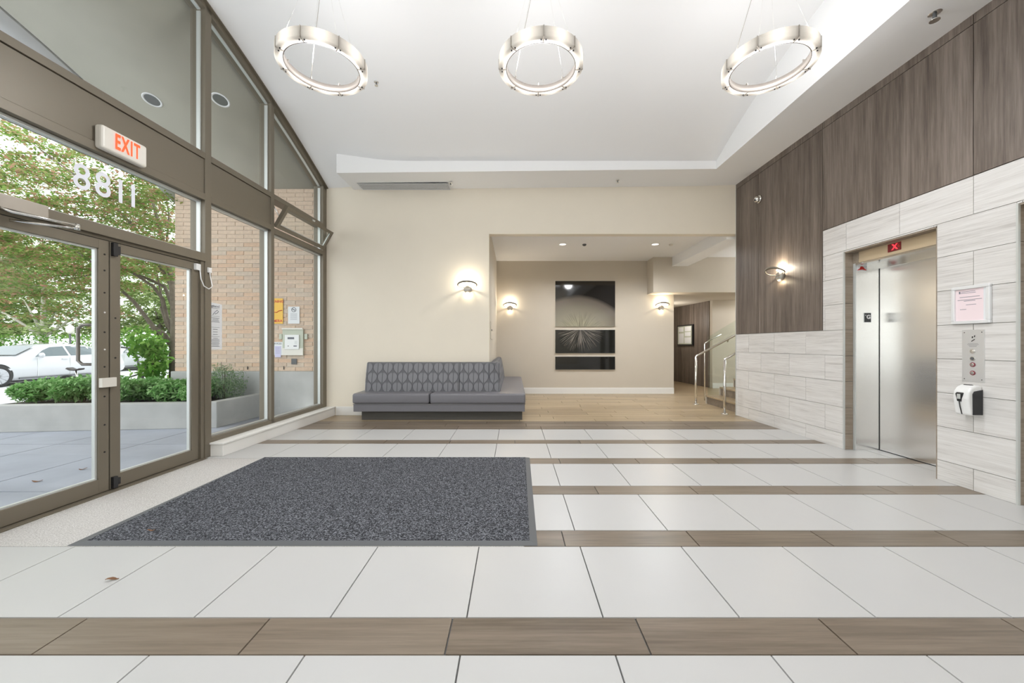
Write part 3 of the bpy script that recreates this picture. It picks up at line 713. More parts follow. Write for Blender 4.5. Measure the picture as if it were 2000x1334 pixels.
# ---- ring pendants
def ringdiff():
    m = mat('lit_acrylic', (.50, .46, .41), .45); k = NB(m); p = k.xyz(k.coord())
    a = k.m('ABSOLUTE', k.m('ARCTAN2', p[1], p[0]))
    h = k.noise(k.vec(k.m('MULTIPLY', p[0], 3.0), k.m('MULTIPLY', p[1], 3.0), k.m('MULTIPLY', p[2], 240.0)), 1.0, 2, .5)
    f = k.m('POWER', k.m('MAXIMUM', k.m('SUBTRACT', 1.0, k.m('DIVIDE', a, .40)), 0.0), 1.4)
    s = k.m('MULTIPLY', k.m('ADD', k.m('MULTIPLY', f, .85), .12), k.m('ADD', .8, k.m('MULTIPLY', h, .4)))
    k.b.inputs['Emission Color'].default_value = (1, .93, .82, 1); k.n.links.new(s, k.b.inputs['Emission Strength'])
    return m
M['ring'] = ringdiff(); M['band'] = mat('satin_ring_metal', (.50, .46, .41), .35, .9); M['inner'] = mat('brown_ring_metal', (.13, .115, .10), .45, .4)
RO, RI, HB = .357, .292, .085; ZR = 3.555
rl = empty('ring_pendant', (.228, 3.3, ZR), None, 'pendant light', 'ring pendants hanging in a row')
def arc(r, a, z): return (r*math.cos(a), r*math.sin(a), z)
mb = MB(); n = 10; A = PI/8-.012
prof = [(RO-.004, HB), (RO, HB), (RO+.001, .01), (RO-.008, 0), (RI+.006, 0), (RI+.006, .004), (RO-.011, .004), (RO-.004, .012)]
for i in range(n+1):
    a = -A+2*A*i/n
    for (r, z) in prof: mb.v.append(arc(r, a, z))
L = len(prof)
for i in range(n):
    for j in range(L): mb.f.append((i*L+j, i*L+(j+1) % L, (i+1)*L+(j+1) % L, (i+1)*L+j)); mb.s.append(True)
mb.f += [tuple(range(L)), tuple(n*L+j for j in range(L))[::-1]]; mb.s += [False, False]
dm = mb.mesh('diffuser', M['ring'])
sm_ = MB()
scr = [MB().lathe([(.006, -.006), (.006, .0)], arc(.5*(RO+RI)+.006, s*(A-.045), 0), 'z', 8).mesh('screw', M['black']) for s in (-1, 1)]
pm = MB().box(RI+.002, RO+.004, -.003, .003, .002, HB+.004).mesh('joint_plate', M['band'])
for i in range(8):
    o = place(dm, 'diffuser', wloc(rl), rl, i*PI/4+PI/8)
    for sm_ in scr: q = bpy.data.objects.new('screw', sm_); COL.objects.link(q); q.parent = o
    o = place(pm, 'joint_plate', wloc(rl), rl, i*PI/4)
mb = MB(); n = 64
for i in range(n):
    a = 2*PI*i/n
    for (r, z) in ((RI, .0), (RI+.004, .0), (RI+.004, HB-.02), (RI, HB-.02)): mb.v.append(arc(r, a, z))
for i in range(n):
    for j in range(4): mb.f.append((i*4+j, i*4+(j+1) % 4, ((i+1) % n)*4+(j+1) % 4, ((i+1) % n)*4+j)); mb.s.append(True)
me = mb.mesh('inner_band', M['inner']); place(me, 'inner_band', wloc(rl), rl)
for i in range(4):
    a = PI/4+i*PI/2+.0; b_ = MB().tube([arc(RO-.03, a, .04), (.02*math.cos(a), .02*math.sin(a), 1.05)], .0009, 5).mesh('cable', M['steel']); place(b_, 'cable', wloc(rl), rl)
b_ = MB().tube([arc(RO-.03, PI*.75, .04), (0, .03, 1.05)], .0022, 5).mesh('cable', M['band']); place(b_, 'power_cord', wloc(rl), rl)
b_ = MB().lathe([(.07, 1.05), (.07, 1.09), (.065, 1.10)], (0, 0, 0)).mesh('canopy_plate', M['band']); place(b_, 'ceiling_canopy', wloc(rl), rl)
rl['label'] = 'middle ring pendant of the three, lit frosted segments on thin cables'
l = bpy.data.lights.new('ring_lamp', 'POINT'); l.energy = 31; l.color = (.98, .98, 1); l.shadow_soft_size = .15
o = bpy.data.objects.new('ring_lamp', l); COL.objects.link(o); o.parent = rl; o.location = (0, 0, .03)
l = bpy.data.lights.new('ring_lamp', 'SPOT'); l.energy = 66; l.color = (.98, .98, 1); l.spot_size = 2.9; l.spot_blend = 1.0; l.shadow_soft_size = .15
o = bpy.data.objects.new('ring_lamp', l); COL.objects.link(o); o.parent = rl; o.location = (0, 0, .012)
for x, lb in ((-1.637, 'lit ring pendant nearest the glass wall, hanging on thin cables'), (2.18, 'lit ring pendant nearest the dark wood wall, hanging on thin cables')):
    c = copy_tree(rl); c.location = (x, 3.3, ZR); c['label'] = lb

# ---- wall sconces
def sconce():
    r = empty('wall_sconce', (0, 0, 0), None, 'wall light', 'wall sconces with bowl ring')
    MB().lathe([(.066, .0), (.066, -.035), (.05, -.055), (.0, -.06)], (0, 0, -.055), 'y', 24).build('wall_mount', M['mountm'], r)
    MB().box(-.05, .05, -.06, 0, -.06, -.045).build('bracket', M['band'], r)
    mb = MB(); n = 40
    for i in range(n):
        a = 2*PI*i/n; ca, sa = math.cos(a), math.sin(a)
        fr = max(0, -sa)   # towards the room
        x = .160*ca; y = -.095+.085*sa; z = -.005+.045*fr-.035*max(0, sa)
        h = .013+.020*fr; t = .006
        for (dr, dz) in ((1, 0), (1+.06, h), (1, h+.003), (1-.07, h*.4)):
            mb.v.append((x*dr, -.095+.085*sa*dr, z+dz))
    for i in range(n):
        for j in range(4): mb.f.append((i*4+j, i*4+(j+1) % 4, ((i+1) % n)*4+(j+1) % 4, ((i+1) % n)*4+j)); mb.s.append(True)
    mb.build('bowl_ring', M['sconce'], r)
    MB().lathe([(.0, -.010), (.014, -.006), (.016, .0), (.012, .006), (.0, .010)], (0, -.06, .030), 'z', 16).build('bulb', M['bulb'], r)
    l = bpy.data.lights.new('sconce_lamp', 'POINT'); l.energy = 9.0; l.color = (1, .88, .70); l.shadow_soft_size = .012
    o = bpy.data.objects.new('sconce_lamp', l); COL.objects.link(o); o.parent = r; o.location = (0, -.06, .062)
    l2 = bpy.data.lights.new('sconce_lamp', 'POINT'); l2.energy = 1.0; l2.color = (1, .84, .58); l2.shadow_soft_size = .012
    o = bpy.data.objects.new('sconce_lamp', l2); COL.objects.link(o); o.parent = r; o.location = (0, -.045, -.137)
    return r
s0 = sconce(); s0.location = (-.783, 6.538, 2.19); s0['label'] = 'lit wall sconce on the cream wall above the sofa'
for loc, rz, lb in (((-.1, 9.398, 2.145), 0, 'lit wall sconce left of the black artwork on the lounge wall'), ((3.585, 9.398, 2.15), 0, 'lit wall sconce beside the corridor mouth on the lounge wall'), ((3.766, 5.42, 2.215), -PI/2, 'lit wall sconce on the dark wood wall near the elevator')):
    c = copy_tree(s0); c.location = loc; c.rotation_euler[2] = rz; c['label'] = lb

# ---- elevators
def elevator(D0, D1, label, full=True):
    e_ = empty('elevator', (3.95, (D0+D1)/2, 0), label, 'elevator', 'lobby elevators')
    MB().box(4.155, 4.175, D0+.0, D1-.03, .012, 2.105).build('door_panel', M['doorsteel'], e_)
    MB().box(3.878, 4.15, D1-.030, D1-.012, .002, 2.12).build('door_jamb', M['jambsteel'], e_)
    MB().box(3.872, 3.884, D1-.036, D1-.012, .002, 2.12).build('jamb_edge', M['gasket'], e_)
    MB().box(3.878, 4.15, D0, D0+.022, .002, 2.12).build('door_jamb', M['steel'], e_)
    MB().box(3.875, 4.15, D0, D1-.022, 2.10, 2.118).build('door_lintel', M['steel'], e_)
    MB().box(4.13, 4.155, D0, D1-.022, 2.06, 2.10).build('door_track', M['steel'], e_)
    h = MB().box(3.872, 3.886, D0+.01, D1-.085, 2.12, 2.254).build('header_panel', M['header'], e_)
    MB().box(3.872, 3.888, D1-.083, D1, 2.12, 2.254).build('header_end', M['brownstone'], e_)
    MB().box(3.88, 4.3, D0, D1, 2.125, 2.254).build('header_box', M['dark'], e_)
    MB().box(4.15, 4.156, D0, D1-.02, -.005, .008).build('sill_gap', M['dark'], e_)
    MB().box(4.151, 4.156, D1-.034, D1-.020, 0, 2.10).build('door_gap', M['dark'], e_)
    f_ = MB().box(3.866, 3.873, D0+.418, D0+.552, 2.152, 2.232).build('floor_indicator', M['ledbg'], e_)
    text('digit', 'X', (3.8645, D0+.478, 2.192), 'right', .075, M['led'], f_, .004); text('digit', '6', (3.8645, D0+.437, 2.196), 'right', .045, M['red'], f_, .001)
    return e_
el = elevator(3.432, 4.409, 'stainless steel elevator with red display set in light stone')
elevator(1.91, 2.887, 'second elevator nearer the viewer beside the stone pier')
gs = empty('floor_sign', (4.017, 4.375, 1.46), 'small black G floor sign on steel elevator jamb', 'sign')
MB().box(3.98, 4.054, 4.373, 4.379, 1.455, 1.558).build('sign_plate', M['black'], gs, .001); text('letter', 'G', (4.026, 4.372, 1.512), 'back', .062, M['plastic'], gs, .002); text('letter', '*', (3.994, 4.372, 1.525), 'back', .035, M['gasket'], gs)
MB().box(3.976, 4.058, 4.3745, 4.380, 1.451, 1.562).build('sign_border', M['gasket'], gs)
fs = empty('sticker', (3.95, 4.376, 2.04), 'white sticker with red firefighter hat at top of elevator jamb', 'sticker')
MB().box(3.892, 4.01, 4.375, 4.379, 2.035, 2.098).build('sticker_sheet', M['paper'], fs)
hat = [(3.902, 2.043), (3.925, 2.048), (3.96, 2.052), (4.0, 2.042), (4.003, 2.048), (3.982, 2.061), (3.972, 2.078), (3.952, 2.089), (3.935, 2.084), (3.928, 2.066), (3.915, 2.056), (3.9, 2.048)]
MB().prism(hat, 4.3745, 4.373, lambda p, t: (p[0], t, p[1])).build('hat_print', M['red'], fs)

# ---- items on the stone pier
pf = empty('framed_notice', (3.76, 3.17, 1.37), 'silver framed pink notice on the stone beside the elevator', 'picture frame')
def rwb(D0, D1, z0, z1, d, m, nm, par, bev=0, d0=0): return MB().box(3.77-d, 3.77-d0, D0, D1, z0, z1).build(nm, M[m], par, bev)
for a in ((3.035, 3.305, 1.66, 1.686), (3.035, 3.305, 1.372, 1.398), (3.035, 3.061, 1.398, 1.66), (3.279, 3.305, 1.398, 1.66)): rwb(*a, .022, 'silver', 'frame_bar', pf, .004)
rwb(3.061, 3.279, 1.398, 1.66, .008, 'pink', 'notice_sheet', pf)
rwb(3.063, 3.085, 1.40, 1.658, .0085, 'paper', 'mat_strip', pf)
for i, (z, wd, a) in enumerate(((1.640, .10, .0), (1.628, .105, 0), (1.595, .14, -.01), (1.572, .17, -.01), (1.562, .08, -.01), (1.53, .07, -.02), (1.493, .045, .035))):
    c = 3.19+a; rwb(c-wd/2, c+wd/2, z-.0018, z+.0018, .0088, 'ink', 'text_line', pf)
rwb(3.245, 3.255, 1.625, 1.645, .0088, 'ink', 'crest', pf)
cs = empty('call_station', (3.765, 3.158, .9), 'brushed steel elevator call plate with four round buttons', 'call panel')
rwb(3.082, 3.237, .895, 1.322, .004, 'platesteel', 'face_plate', cs, .001)
for i, z in enumerate((1.145, 1.085, 1.035, .967)):
    MB().lathe([(.019, 0), (.019, -.004), (.017, -.006)], (3.766, 3.16, z), 'x', 20).build('button_ring', M['chrome' if i < 2 else 'mauve'], cs)
    MB().lathe([(.012, 0), (.012, -.004), (.010, -.006)], (3.762, 3.16, z), 'x', 16).build('button', M['chrome' if i != 1 else 'rubber'], cs)
for (D, z) in ((3.10, 1.30), (3.22, 1.30), (3.10, .915), (3.22, .915)): MB().lathe([(.004, 0), (.003, -.002)], (3.766, D, z), 'x', 8).build('screw', M['black'], cs)
mb = MB().prism([(3.172, 1.228), (3.148, 1.246), (3.145, 1.241), (3.168, 1.224)], 3.7655, 3.7645, lambda p, t: (t, p[0], p[1]))
mb.prism([(3.168, 1.254), (3.160, 1.254), (3.158, 1.266), (3.166, 1.268)], 3.7655, 3.7645, lambda p, t: (t, p[0], p[1])).prism([(3.152, 1.262), (3.146, 1.260), (3.144, 1.274), (3.150, 1.276)], 3.7655, 3.7645, lambda p, t: (t, p[0], p[1]))
mb.build('fire_symbol', M['black'], cs)
for z, wd in ((1.208, .07), (1.200, .08), (1.192, .06), (1.184, .05)): rwb(3.16-wd/2, 3.16+wd/2, z-.001, z+.001, .0046, 'ink', 'text_line', cs)
sd = empty('sanitizer_dispenser', (3.71, 3.155, .62), 'white and black hand sanitizer dispenser under the call plate', 'dispenser')
body = [(3.77, .625), (3.675, .625), (3.655, .76), (3.66, .815), (3.685, .85), (3.72, .868), (3.77, .868)]
o = MB().prism(body, 3.098, 3.212, lambda p, t: (p[0], t, p[1])).build('housing', M['plastic'], sd, .014, seg=3)
MB().prism([(3.768, .632), (3.69, .632), (3.688, .80), (3.70, .822), (3.768, .835)], 3.093, 3.1, lambda p, t: (p[0], t, p[1])).build('side_panel', M['black'], sd, .002)
MB().prism([(3.768, .632), (3.69, .632), (3.688, .80), (3.70, .822), (3.768, .835)], 3.21, 3.217, lambda p, t: (p[0], t, p[1])).build('side_panel', M['black'], sd, .002)
mb = MB().hexa([(3.652, 3.135, .80), (3.652, 3.185, .80), (3.665, 3.19, .80), (3.665, 3.13, .80), (3.725, 3.13, .874), (3.725, 3.19, .874), (3.74, 3.19, .868), (3.74, 3.13, .868)])
mb.hexa([(3.649, 3.148, .735), (3.649, 3.172, .735), (3.664, 3.172, .735), (3.664, 3.148, .735), (3.650, 3.133, .80), (3.650, 3.187, .80), (3.666, 3.187, .80), (3.666, 3.133, .80)])
mb.build('lens_cover', M['black'], sd, .002)
MB().box(3.646, 3.655, 3.148, 3.172, .755, .795).build('sight_glass', M['gasket'], sd, .002)
MB().tube([(3.653, 3.16, .735), (3.66, 3.16, .69), (3.674, 3.158, .63)], .0035, 6).build('seam', M['black'], sd)

# ---- camera, sprinklers, vent, downlights
cd = empty('security_camera', (3.74, 5.906, 3.43), 'small chrome dome security camera high on the wood wall', 'camera')
MB().lathe([(.06, 0), (.06, -.02), (.045, -.03)], (3.768, 5.906, 3.43), 'x', 20).build('mount', M['chrome'], cd)
MB().lathe([(.045, 0), (.048, -.02), (.038, -.045), (.018, -.058), (.0, -.06)], (3.74, 5.9, 3.425), 'x', 20).build('dome', M['chrome'], cd)
MB().lathe([(.016, 0), (.016, -.02)], (3.70, 5.89, 3.41), 'x', 14).build('lens', M['black'], cd)
def sprink(loc, label, s=1.0, rot=0):
    r = empty('sprinkler', loc, label, 'sprinkler', 'ceiling sprinklers')
    x, y, z = loc
    MB().lathe([(.030*s, 0), (.026*s, -.008*s), (.012*s, -.010*s)], loc, 'z', 16).build('escutcheon', M['chrome'], r)
    MB().lathe([(.008*s, -.008*s), (.008*s, -.04*s)], loc, 'z', 8).build('stem', M['rubber'], r)
    MB().lathe([(.02*s, -.040*s), (.02*s, -.044*s)], loc, 'z', 12).build('deflector', M['chrome'], r)
sprink((-1.03, 6.26, 3.83), 'sprinkler in the soffit just right of the air vent'); sprink((1.68, 6.24, 3.862), 'sprinkler alone in the soffit above the lounge opening')
sprink((3.43, 3.14, 3.915), 'largest sprinkler, in the soffit next to the dark wood wall', 1.7)
def ceil_z(x, y):
    xl = -3.38+.03*y+.02; t = (x-xl)/(3.1-xl); q = min(1, t/.24); s = q*q*(3-2*q); return zL(y)*(1-s)+zR(y)*s
yy_ = 4.75; xx_ = (735-1004)*yy_/752; sprink((xx_, yy_, ceil_z(xx_, yy_)), 'sprinkler in the curved ceiling beside the ring pendant')
vt = empty('air_vent', (-1.82, 6.4, 3.83), 'long white slotted air vent in the soffit above the cream wall', 'air vent')
MB().box(-2.56, -1.08, 6.27, 6.53, 3.8286, 3.8298).build('vent_back', M['dark'], vt)
for i in range(7):
    y = 6.275+i*.0405; MB().box(-2.57, -1.07, y, y+.017, 3.822, 3.826).build('slat', M['ceiling'], vt)
def downl(x, y, z, r, label, lit, grp):
    e_ = empty('downlight', (x, y, z), label, 'recessed light', grp)
    MB().lathe([(r, -.002), (r*1.0, -.006), (r*.78, -.004), (r*.78, -.001)], (x, y, z), 'z', 24).build('trim_ring', M['ceiling'], e_)
    MB().lathe([(r*.77, -.0045), (r*.4, -.0035)], (x, y, z), 'z', 20).build('lamp_lens', M['downlight' if lit else 'lens_off'], e_)
    if not lit: e_.rotation_euler[0] = -math.atan(.373)
downl(.99, 7.83, 3.24, .085, 'recessed light in lounge ceiling above the artwork', 1, 'lounge downlights'); downl(2.87, 7.83, 3.24, .085, 'recessed light in lounge ceiling near the beam', 1, 'lounge downlights')
downl(-3.375-.0, 4.42, 4.0, .10, 'canopy light seen through the middle upper pane', 0, 'canopy downlights') if False else None
downl(-3.92, 5.14, 4.466, .109, 'unlit canopy light seen right of the thick mullion', 0, 'canopy downlights'); downl(-4.83, 5.14, 4.466, .109, 'unlit canopy light seen through the large upper pane', 0, 'canopy downlights')
for x, lb in ((1.43, 'smaller dark smoke detector between the lounge downlights'), (3.19, 'white smoke detector beside the lounge beam')):
    tag(MB().lathe([(.04, 0), (.04, -.02), (.02, -.035)], (x, 7.83, 3.24), 'z', 16).build('smoke_detector', M['ivory' if x > 2 else 'rubber']), lb, 'smoke detector')

# ---- exit sign
ex = empty('exit_sign', LW(-.03, 3.2, 2.85), 'ivory EXIT sign with red letters above the entrance doors', 'exit sign')
mb = MB(); lbox(mb, 3.02, 3.385, 2.748, 2.935, -.058, .01); mb.build('sign_housing', M['ivory'], ex, .02, seg=3)
text('letters', 'EXIT', (-3.38+.03*3.21+.061, 3.215, 2.842), 'left', .172, M['exitred'], ex, .0035, sx_=.50, space=1.22)
hn = empty('house_number', LW(.06, 3.16, 2.38), 'white vinyl house number 1188 on transom glass, seen from behind', 'house number')
for i, (ch, D) in enumerate((('8', 2.985), ('8', 3.135), ('1', 3.27), ('1', 3.375))): text('digit', ch, (-3.38+.03*D-.06, D, 2.49), 'left', .28, M['vinyl'], hn, .002, sx_=.95)

# ---- door closer
dc = empty('door_closer', LW(-.03, 2.5, 2.1), 'silver door closer with folding arms over the nearer door', 'door closer')
mb = MB(); lbox(mb, 2.25, 2.69, 2.075, 2.165, -.05, -.006); mb.build('closer_body', M['band'], dc, .004)
MB().tube([LW(-.03, 2.44, 2.075), LW(-.07, 2.48, 2.055), LW(-.20, 2.74, 2.045)], .009, 8, flat=1.6).build('closer_arm', M['chrome'], dc)
MB().tube([LW(.0, 2.52, 2.015), LW(-.20, 2.745, 2.025)], .008, 8, flat=1.6).build('closer_arm', M['chrome'], dc)
MB().lathe([(.016, -.02), (.016, .02)], LW(-.195, 2.735, 2.035), 'z', 12).build('elbow_pin', M['chrome'], dc)
# door contact with loop cable
ct = empty('door_contact', LW(-.02, 4.05, 1.95), 'white door contact boxes joined by a looped cable', 'door sensor')
mb = MB(); lbox(mb, 3.955, 4.01, 1.97, 2.035, -.0, .03); mb.build('contact_box', M['plastic'], ct, .003)
mb = MB(); lbox(mb, 4.085, 4.125, 1.965, 2.02, -.02, .0); mb.build('contact_box', M['plastic'], ct, .003)
MB().tube([LW(-.01, 3.985, 1.97), LW(-.02, 3.985, 1.88), LW(-.03, 4.01, 1.81), LW(-.04, 4.06, 1.785), LW(-.04, 4.105, 1.82), LW(-.02, 4.11, 1.90), LW(-.012, 4.105, 1.97)], .005, 8).build('cable', M['plastic'], ct)

# ---- notices on glass and brick
ng = empty('window_notice', LW(.06, 4.35, 1.1), 'tall white two-sheet notice taped on the window glass', 'notice')
mb = MB(); mb.hexa([LW(.067, 4.185, 1.145), LW(.066, 4.185, 1.145), LW(.066, 4.37, 1.145), LW(.067, 4.37, 1.145), LW(.067, 4.185, 1.665), LW(.066, 4.185, 1.665), LW(.066, 4.37, 1.655), LW(.067, 4.37, 1.655)]); mb.build('notice_sheet', M['paper'], ng)
def inkline(D, z, wd, h=.002):
    mb = MB(); lbox(mb, D-wd/2, D+wd/2, z-h, z+h, .064, .0655); mb.build('text_line', M['ink'], ng)
text('heading', 'Security', LW(.065, 4.278, 1.625), 'left', .038, M['ink'], ng, mirror=True)
for z in (1.602, 1.515, 1.392, 1.29): inkline(4.278, z, .11, .0012)
for z in (1.495, 1.480, 1.465, 1.45, 1.27, 1.255, 1.24, 1.225, 1.21, 1.195, 1.18): inkline(4.278, z, random.uniform(.06, .12))
MB().tube([LW(.0645, 4.24, 1.53), LW(.0645, 4.27, 1.56), LW(.0645, 4.30, 1.585), LW(.0645, 4.32, 1.57), LW(.0645, 4.30, 1.55), LW(.0645, 4.27, 1.54)], .003, 5).build('drawing', M['ink'], ng)
for i in range(3): MB().tube([LW(.0645, 4.245+.01*j, 1.31+.028*i+(.006 if j % 2 else 0)) for j in range(7)], .002, 5).build('drawing', M['ink'], ng)
YB = 6.545
ws = empty('warning_sign', (-4.05, YB, 1.55), 'yellow warning sign with red lettering on the brick wall', 'sign')
MB().box(-4.19, -3.925, YB-.006, YB, 1.555, 1.985).build('sign_plate', M['yellow'], ws, .002)
for t_, z, s in (('WARNING', 1.93, .058), ('CAMERA', 1.60, .062)): text('letters', t_, (-4.057, YB-.007, z), 'back', s, M['red'], ws, .001)
MB().tube([(-4.12, YB-.008, 1.76), (-4.03, YB-.008, 1.745), (-3.99, YB-.008, 1.775), (-3.94, YB-.008, 1.78)], .006, 5).build('red_swoosh', M['red'], ws)
sn = empty('smoking_notice', (-3.74, YB, 1.56), 'white no-smoking notice on the brick above the intercom', 'sign')
MB().box(-3.84, -3.645, YB-.004, YB, 1.555, 1.845).build('notice_sheet', M['paper'], sn)
mb = MB().tube([(-3.742+.036*math.cos(a*PI/8), YB-.005, 1.792+.036*math.sin(a*PI/8)) for a in range(16)], .005, 5, closed=True); mb.tube([(-3.767, YB-.005, 1.817), (-3.717, YB-.005, 1.767)], .004, 5).box(-3.765, -3.72, YB-.0045, YB-.004, 1.787, 1.797); mb.build('no_smoking_symbol', M['ink'], sn)
for i in range(7): MB().box(-3.80, -3.685, YB-.0048, YB-.004, 1.725-.017*i, 1.728-.017*i).build('text_line', M['ink'], sn)
db = empty('delivery_notice', (-4.08, YB, 1.02), 'small white delivery notice board left of the intercom', 'sign')
MB().box(-4.315, -3.925, YB-.006, YB, 1.02, 1.245).build('notice_board', M['paper'], db)
text('letters', 'DELIVERY SERVICES', (-4.12, YB-.007, 1.215), 'back', .040, M['ink'], db); MB().box(-4.06, -3.96, YB-.010, YB-.006, .985, 1.175).build('lilac_sheet', M['lilac'], db)
for i in range(6): MB().box(-4.05, -3.975, YB-.0108, YB-.010, 1.15-.02*i, 1.153-.02*i).build('text_line', M['ink'], db)
ic = empty('intercom', (-3.73, YB, 1.02), 'ivory door intercom panel with keypad on the brick wall', 'intercom')
MB().box(-3.92, -3.57, YB-.03, YB, 1.02, 1.46).build('back_box', M['greenglass'], ic, .004); MB().box(-3.92, -3.57, YB-.05, YB-.02, 1.455, 1.48).build('rain_hood', M['ivory'], ic)
MB().box(-3.92, -3.57, YB-.036, YB-.03, 1.02, 1.14).build('lower_cover', M['ivory'], ic); MB().box(-3.87, -3.63, YB-.05, YB-.03, 1.12, 1.365).build('control_panel', M['plastic'], ic, .003)
MB().box(-3.82, -3.71, YB-.052, YB-.05, 1.29, 1.325).build('display', M['ink'], ic)
for i in range(4):
    for j in range(3): MB().box(-3.70+.014*j, -3.69+.014*j, YB-.053, YB-.05, 1.205+.015*i, 1.215+.015*i).build('key', M['gasket'], ic)
MB().box(-3.72, -3.665, YB-.052, YB-.05, 1.165, 1.185).build('label_plate', M['ink'], ic); MB().lathe([(.008, -.052), (.008, -.05)], (-3.81, YB, 1.175), 'y', 10).build('button', M['black'], ic)
for x in (-3.96, -3.53): MB().box(x-.025, x+.025, YB-.02, YB, 1.29, 1.38).build('side_latch', M['greenglass'], ic, .003)
tag(MB().box(-3.78, -3.69, YB-.012, YB, .865, .96).build('wall_vent', M['rubber']), 'small grey square plate on the brick below the intercom', 'vent')
for x, lb in ((-4.535, 'dark weep slot in the brick near the planter'), (-3.92, 'dark weep slot in the brick below the delivery notice')):
    tag(MB().box(x, x+.014, YB-.004, YB, .775, .83).build('weep_vent', M['dark']), lb, 'vent')
kp = empty('access_panel', (-.42, 7.3, 1.33), 'flush beige wall access panel with keyhole above sofa return', 'wall panel')
MB().box(-.426, -.418, 6.95, 7.65, 1.30, 1.62).build('panel_door', M['beige'], kp, .002); MB().lathe([(.018, 0), (.016, .012)], (-.418, 7.15, 1.47), 'x', 12).build('lock', M['rubber'], kp)

# ---- stairs and rails
sr = empty('staircase', (3.9, 7.2, 0), 'short beige stair rising behind the elevator wall', 'stairs')
for i in range(8):
    x = 3.90+.28*i; z = .17*(i+1)
    MB().box(x+.02, 6.6, 6.60, 7.82, z-.17, z-.03).build('riser', M['plank'], sr); MB().box(x, x+.32, 6.595, 7.83, z-.03, z).build('tread', M['tile' if False else 'plank_far'], sr)
    MB().box(x+.0, x+.30, 7.822, 7.84, z-.17, z).build('stringer', M['beige'], sr)
def rail(D, x0, zt, x1, label, grp='stair handrails', br=True):
    r = empty('handrail', (x0, D, 0), label, 'handrail', grp); s = .54; z1 = zt+s*(x1-x0)
    MB().tube([(x0, D, 0), (x0, D, zt-.02)], .021, 12).build('post', M['chrome'], r)
    MB().tube([(x0, D, zt-.03), (x0+.004, D, zt-.008), (x0+.03, D, zt+.010), (x1, D, z1)], .021, 12).build('rail', M['chrome'], r)
    MB().lathe([(.06, 0), (.06, .012), (.03, .02)], (x0, D, 0), 'z', 20).build('base_flange', M['chrome'], r)
    if br: MB().tube([(4.30, D, zt+s*.66), (4.30, D+.05, zt+s*.66-.07)], .012, 8).build('bracket', M['chrome'], r)
    return r
rail(7.71, 3.64, .968, 6.3, 'brushed steel stair handrail farther from the stone wall'); rail(6.63, 3.625, .955, 6.3, 'brushed steel stair handrail standing against the stone wall end')
gb = empty('glass_balustrade', (4.1, 8.28, 0), 'clear glass balustrade panel with slim steel post behind the stair', 'balustrade')
MB().tube([(4.1, 8.28, 0), (4.1, 8.28, 1.22), (4.2, 8.28, 1.29), (4.45, 8.28, 1.42)], .014, 10).build('post', M['chrome'], gb)
MB().prism([(3.96, .0), (6.5, .0), (6.5, 2.9), (3.96, 1.35)], 7.86, 7.872, lambda p, t: (p[0], t, p[1])).build('glass_panel', M['railglass'], gb)
nc = empty('notice_case', (5.3, 12, 1.17), 'dark framed notice case with papers on corridor wood wall', 'notice board')
def cb2(D0, D1, z0, z1, d, m, nmm): MB().hexa([(cwx(D0)-d, D0, z0), (cwx(D0)+.0, D0, z0), (cwx(D1), D1, z0), (cwx(D1)-d, D1, z0), (cwx(D0)-d, D0, z1), (cwx(D0)+.0, D0, z1), (cwx(D1), D1, z1), (cwx(D1)-d, D1, z1)]).build(nmm, M[m], nc)
cb2(11.5, 12.42, 1.17, 1.81, .05, 'black', 'case_frame'); cb2(11.55, 12.37, 1.21, 1.77, .055, 'greenglass', 'backing')
for (a, b, c, d) in ((11.58, 11.95, 1.24, 1.42), (11.6, 11.93, 1.46, 1.58), (11.58, 11.93, 1.61, 1.75), (12.0, 12.3, 1.24, 1.55), (12.02, 12.3, 1.6, 1.74)): cb2(a, b, c, d, .058, 'paper', 'paper')
# dry leaves
for i, (px, py, s, lb) in enumerate(((215, 1136, .05, 'curled dry leaf on the cream tile near the viewer'), (292, 1043, .03, 'tiny dry leaf lying on the charcoal mat'), (70, 942, .07, 'fallen leaf outside on the paving, nearest the door'), (160, 918, .06, 'fallen leaf outside on the paving, second from the glass'))):
    D = 902.4/(py-673); x = (px-1004)*D/752; z = .014 if i == 1 else .002
    mb = MB(); n = 6
    for j in range(n):
        t = j/(n-1); wd = s*.22*math.sin(PI*min(.97, t+.03)); zz = z+.006*math.sin(t*5+i)+.006
        mb.v += [(x-s/2+s*t, D-wd+t*.02, zz), (x-s/2+s*t, D+t*.02, zz+.004), (x-s/2+s*t, D+wd+t*.02, zz)]
    for j in range(n-1):
        for q in range(2): mb.f.append((j*3+q, j*3+q+1, j*3+q+4, j*3+q+3)); mb.s.append(True)
    tag(mb.build('dry_leaf', M['brown_leaf']), lb, 'leaf')

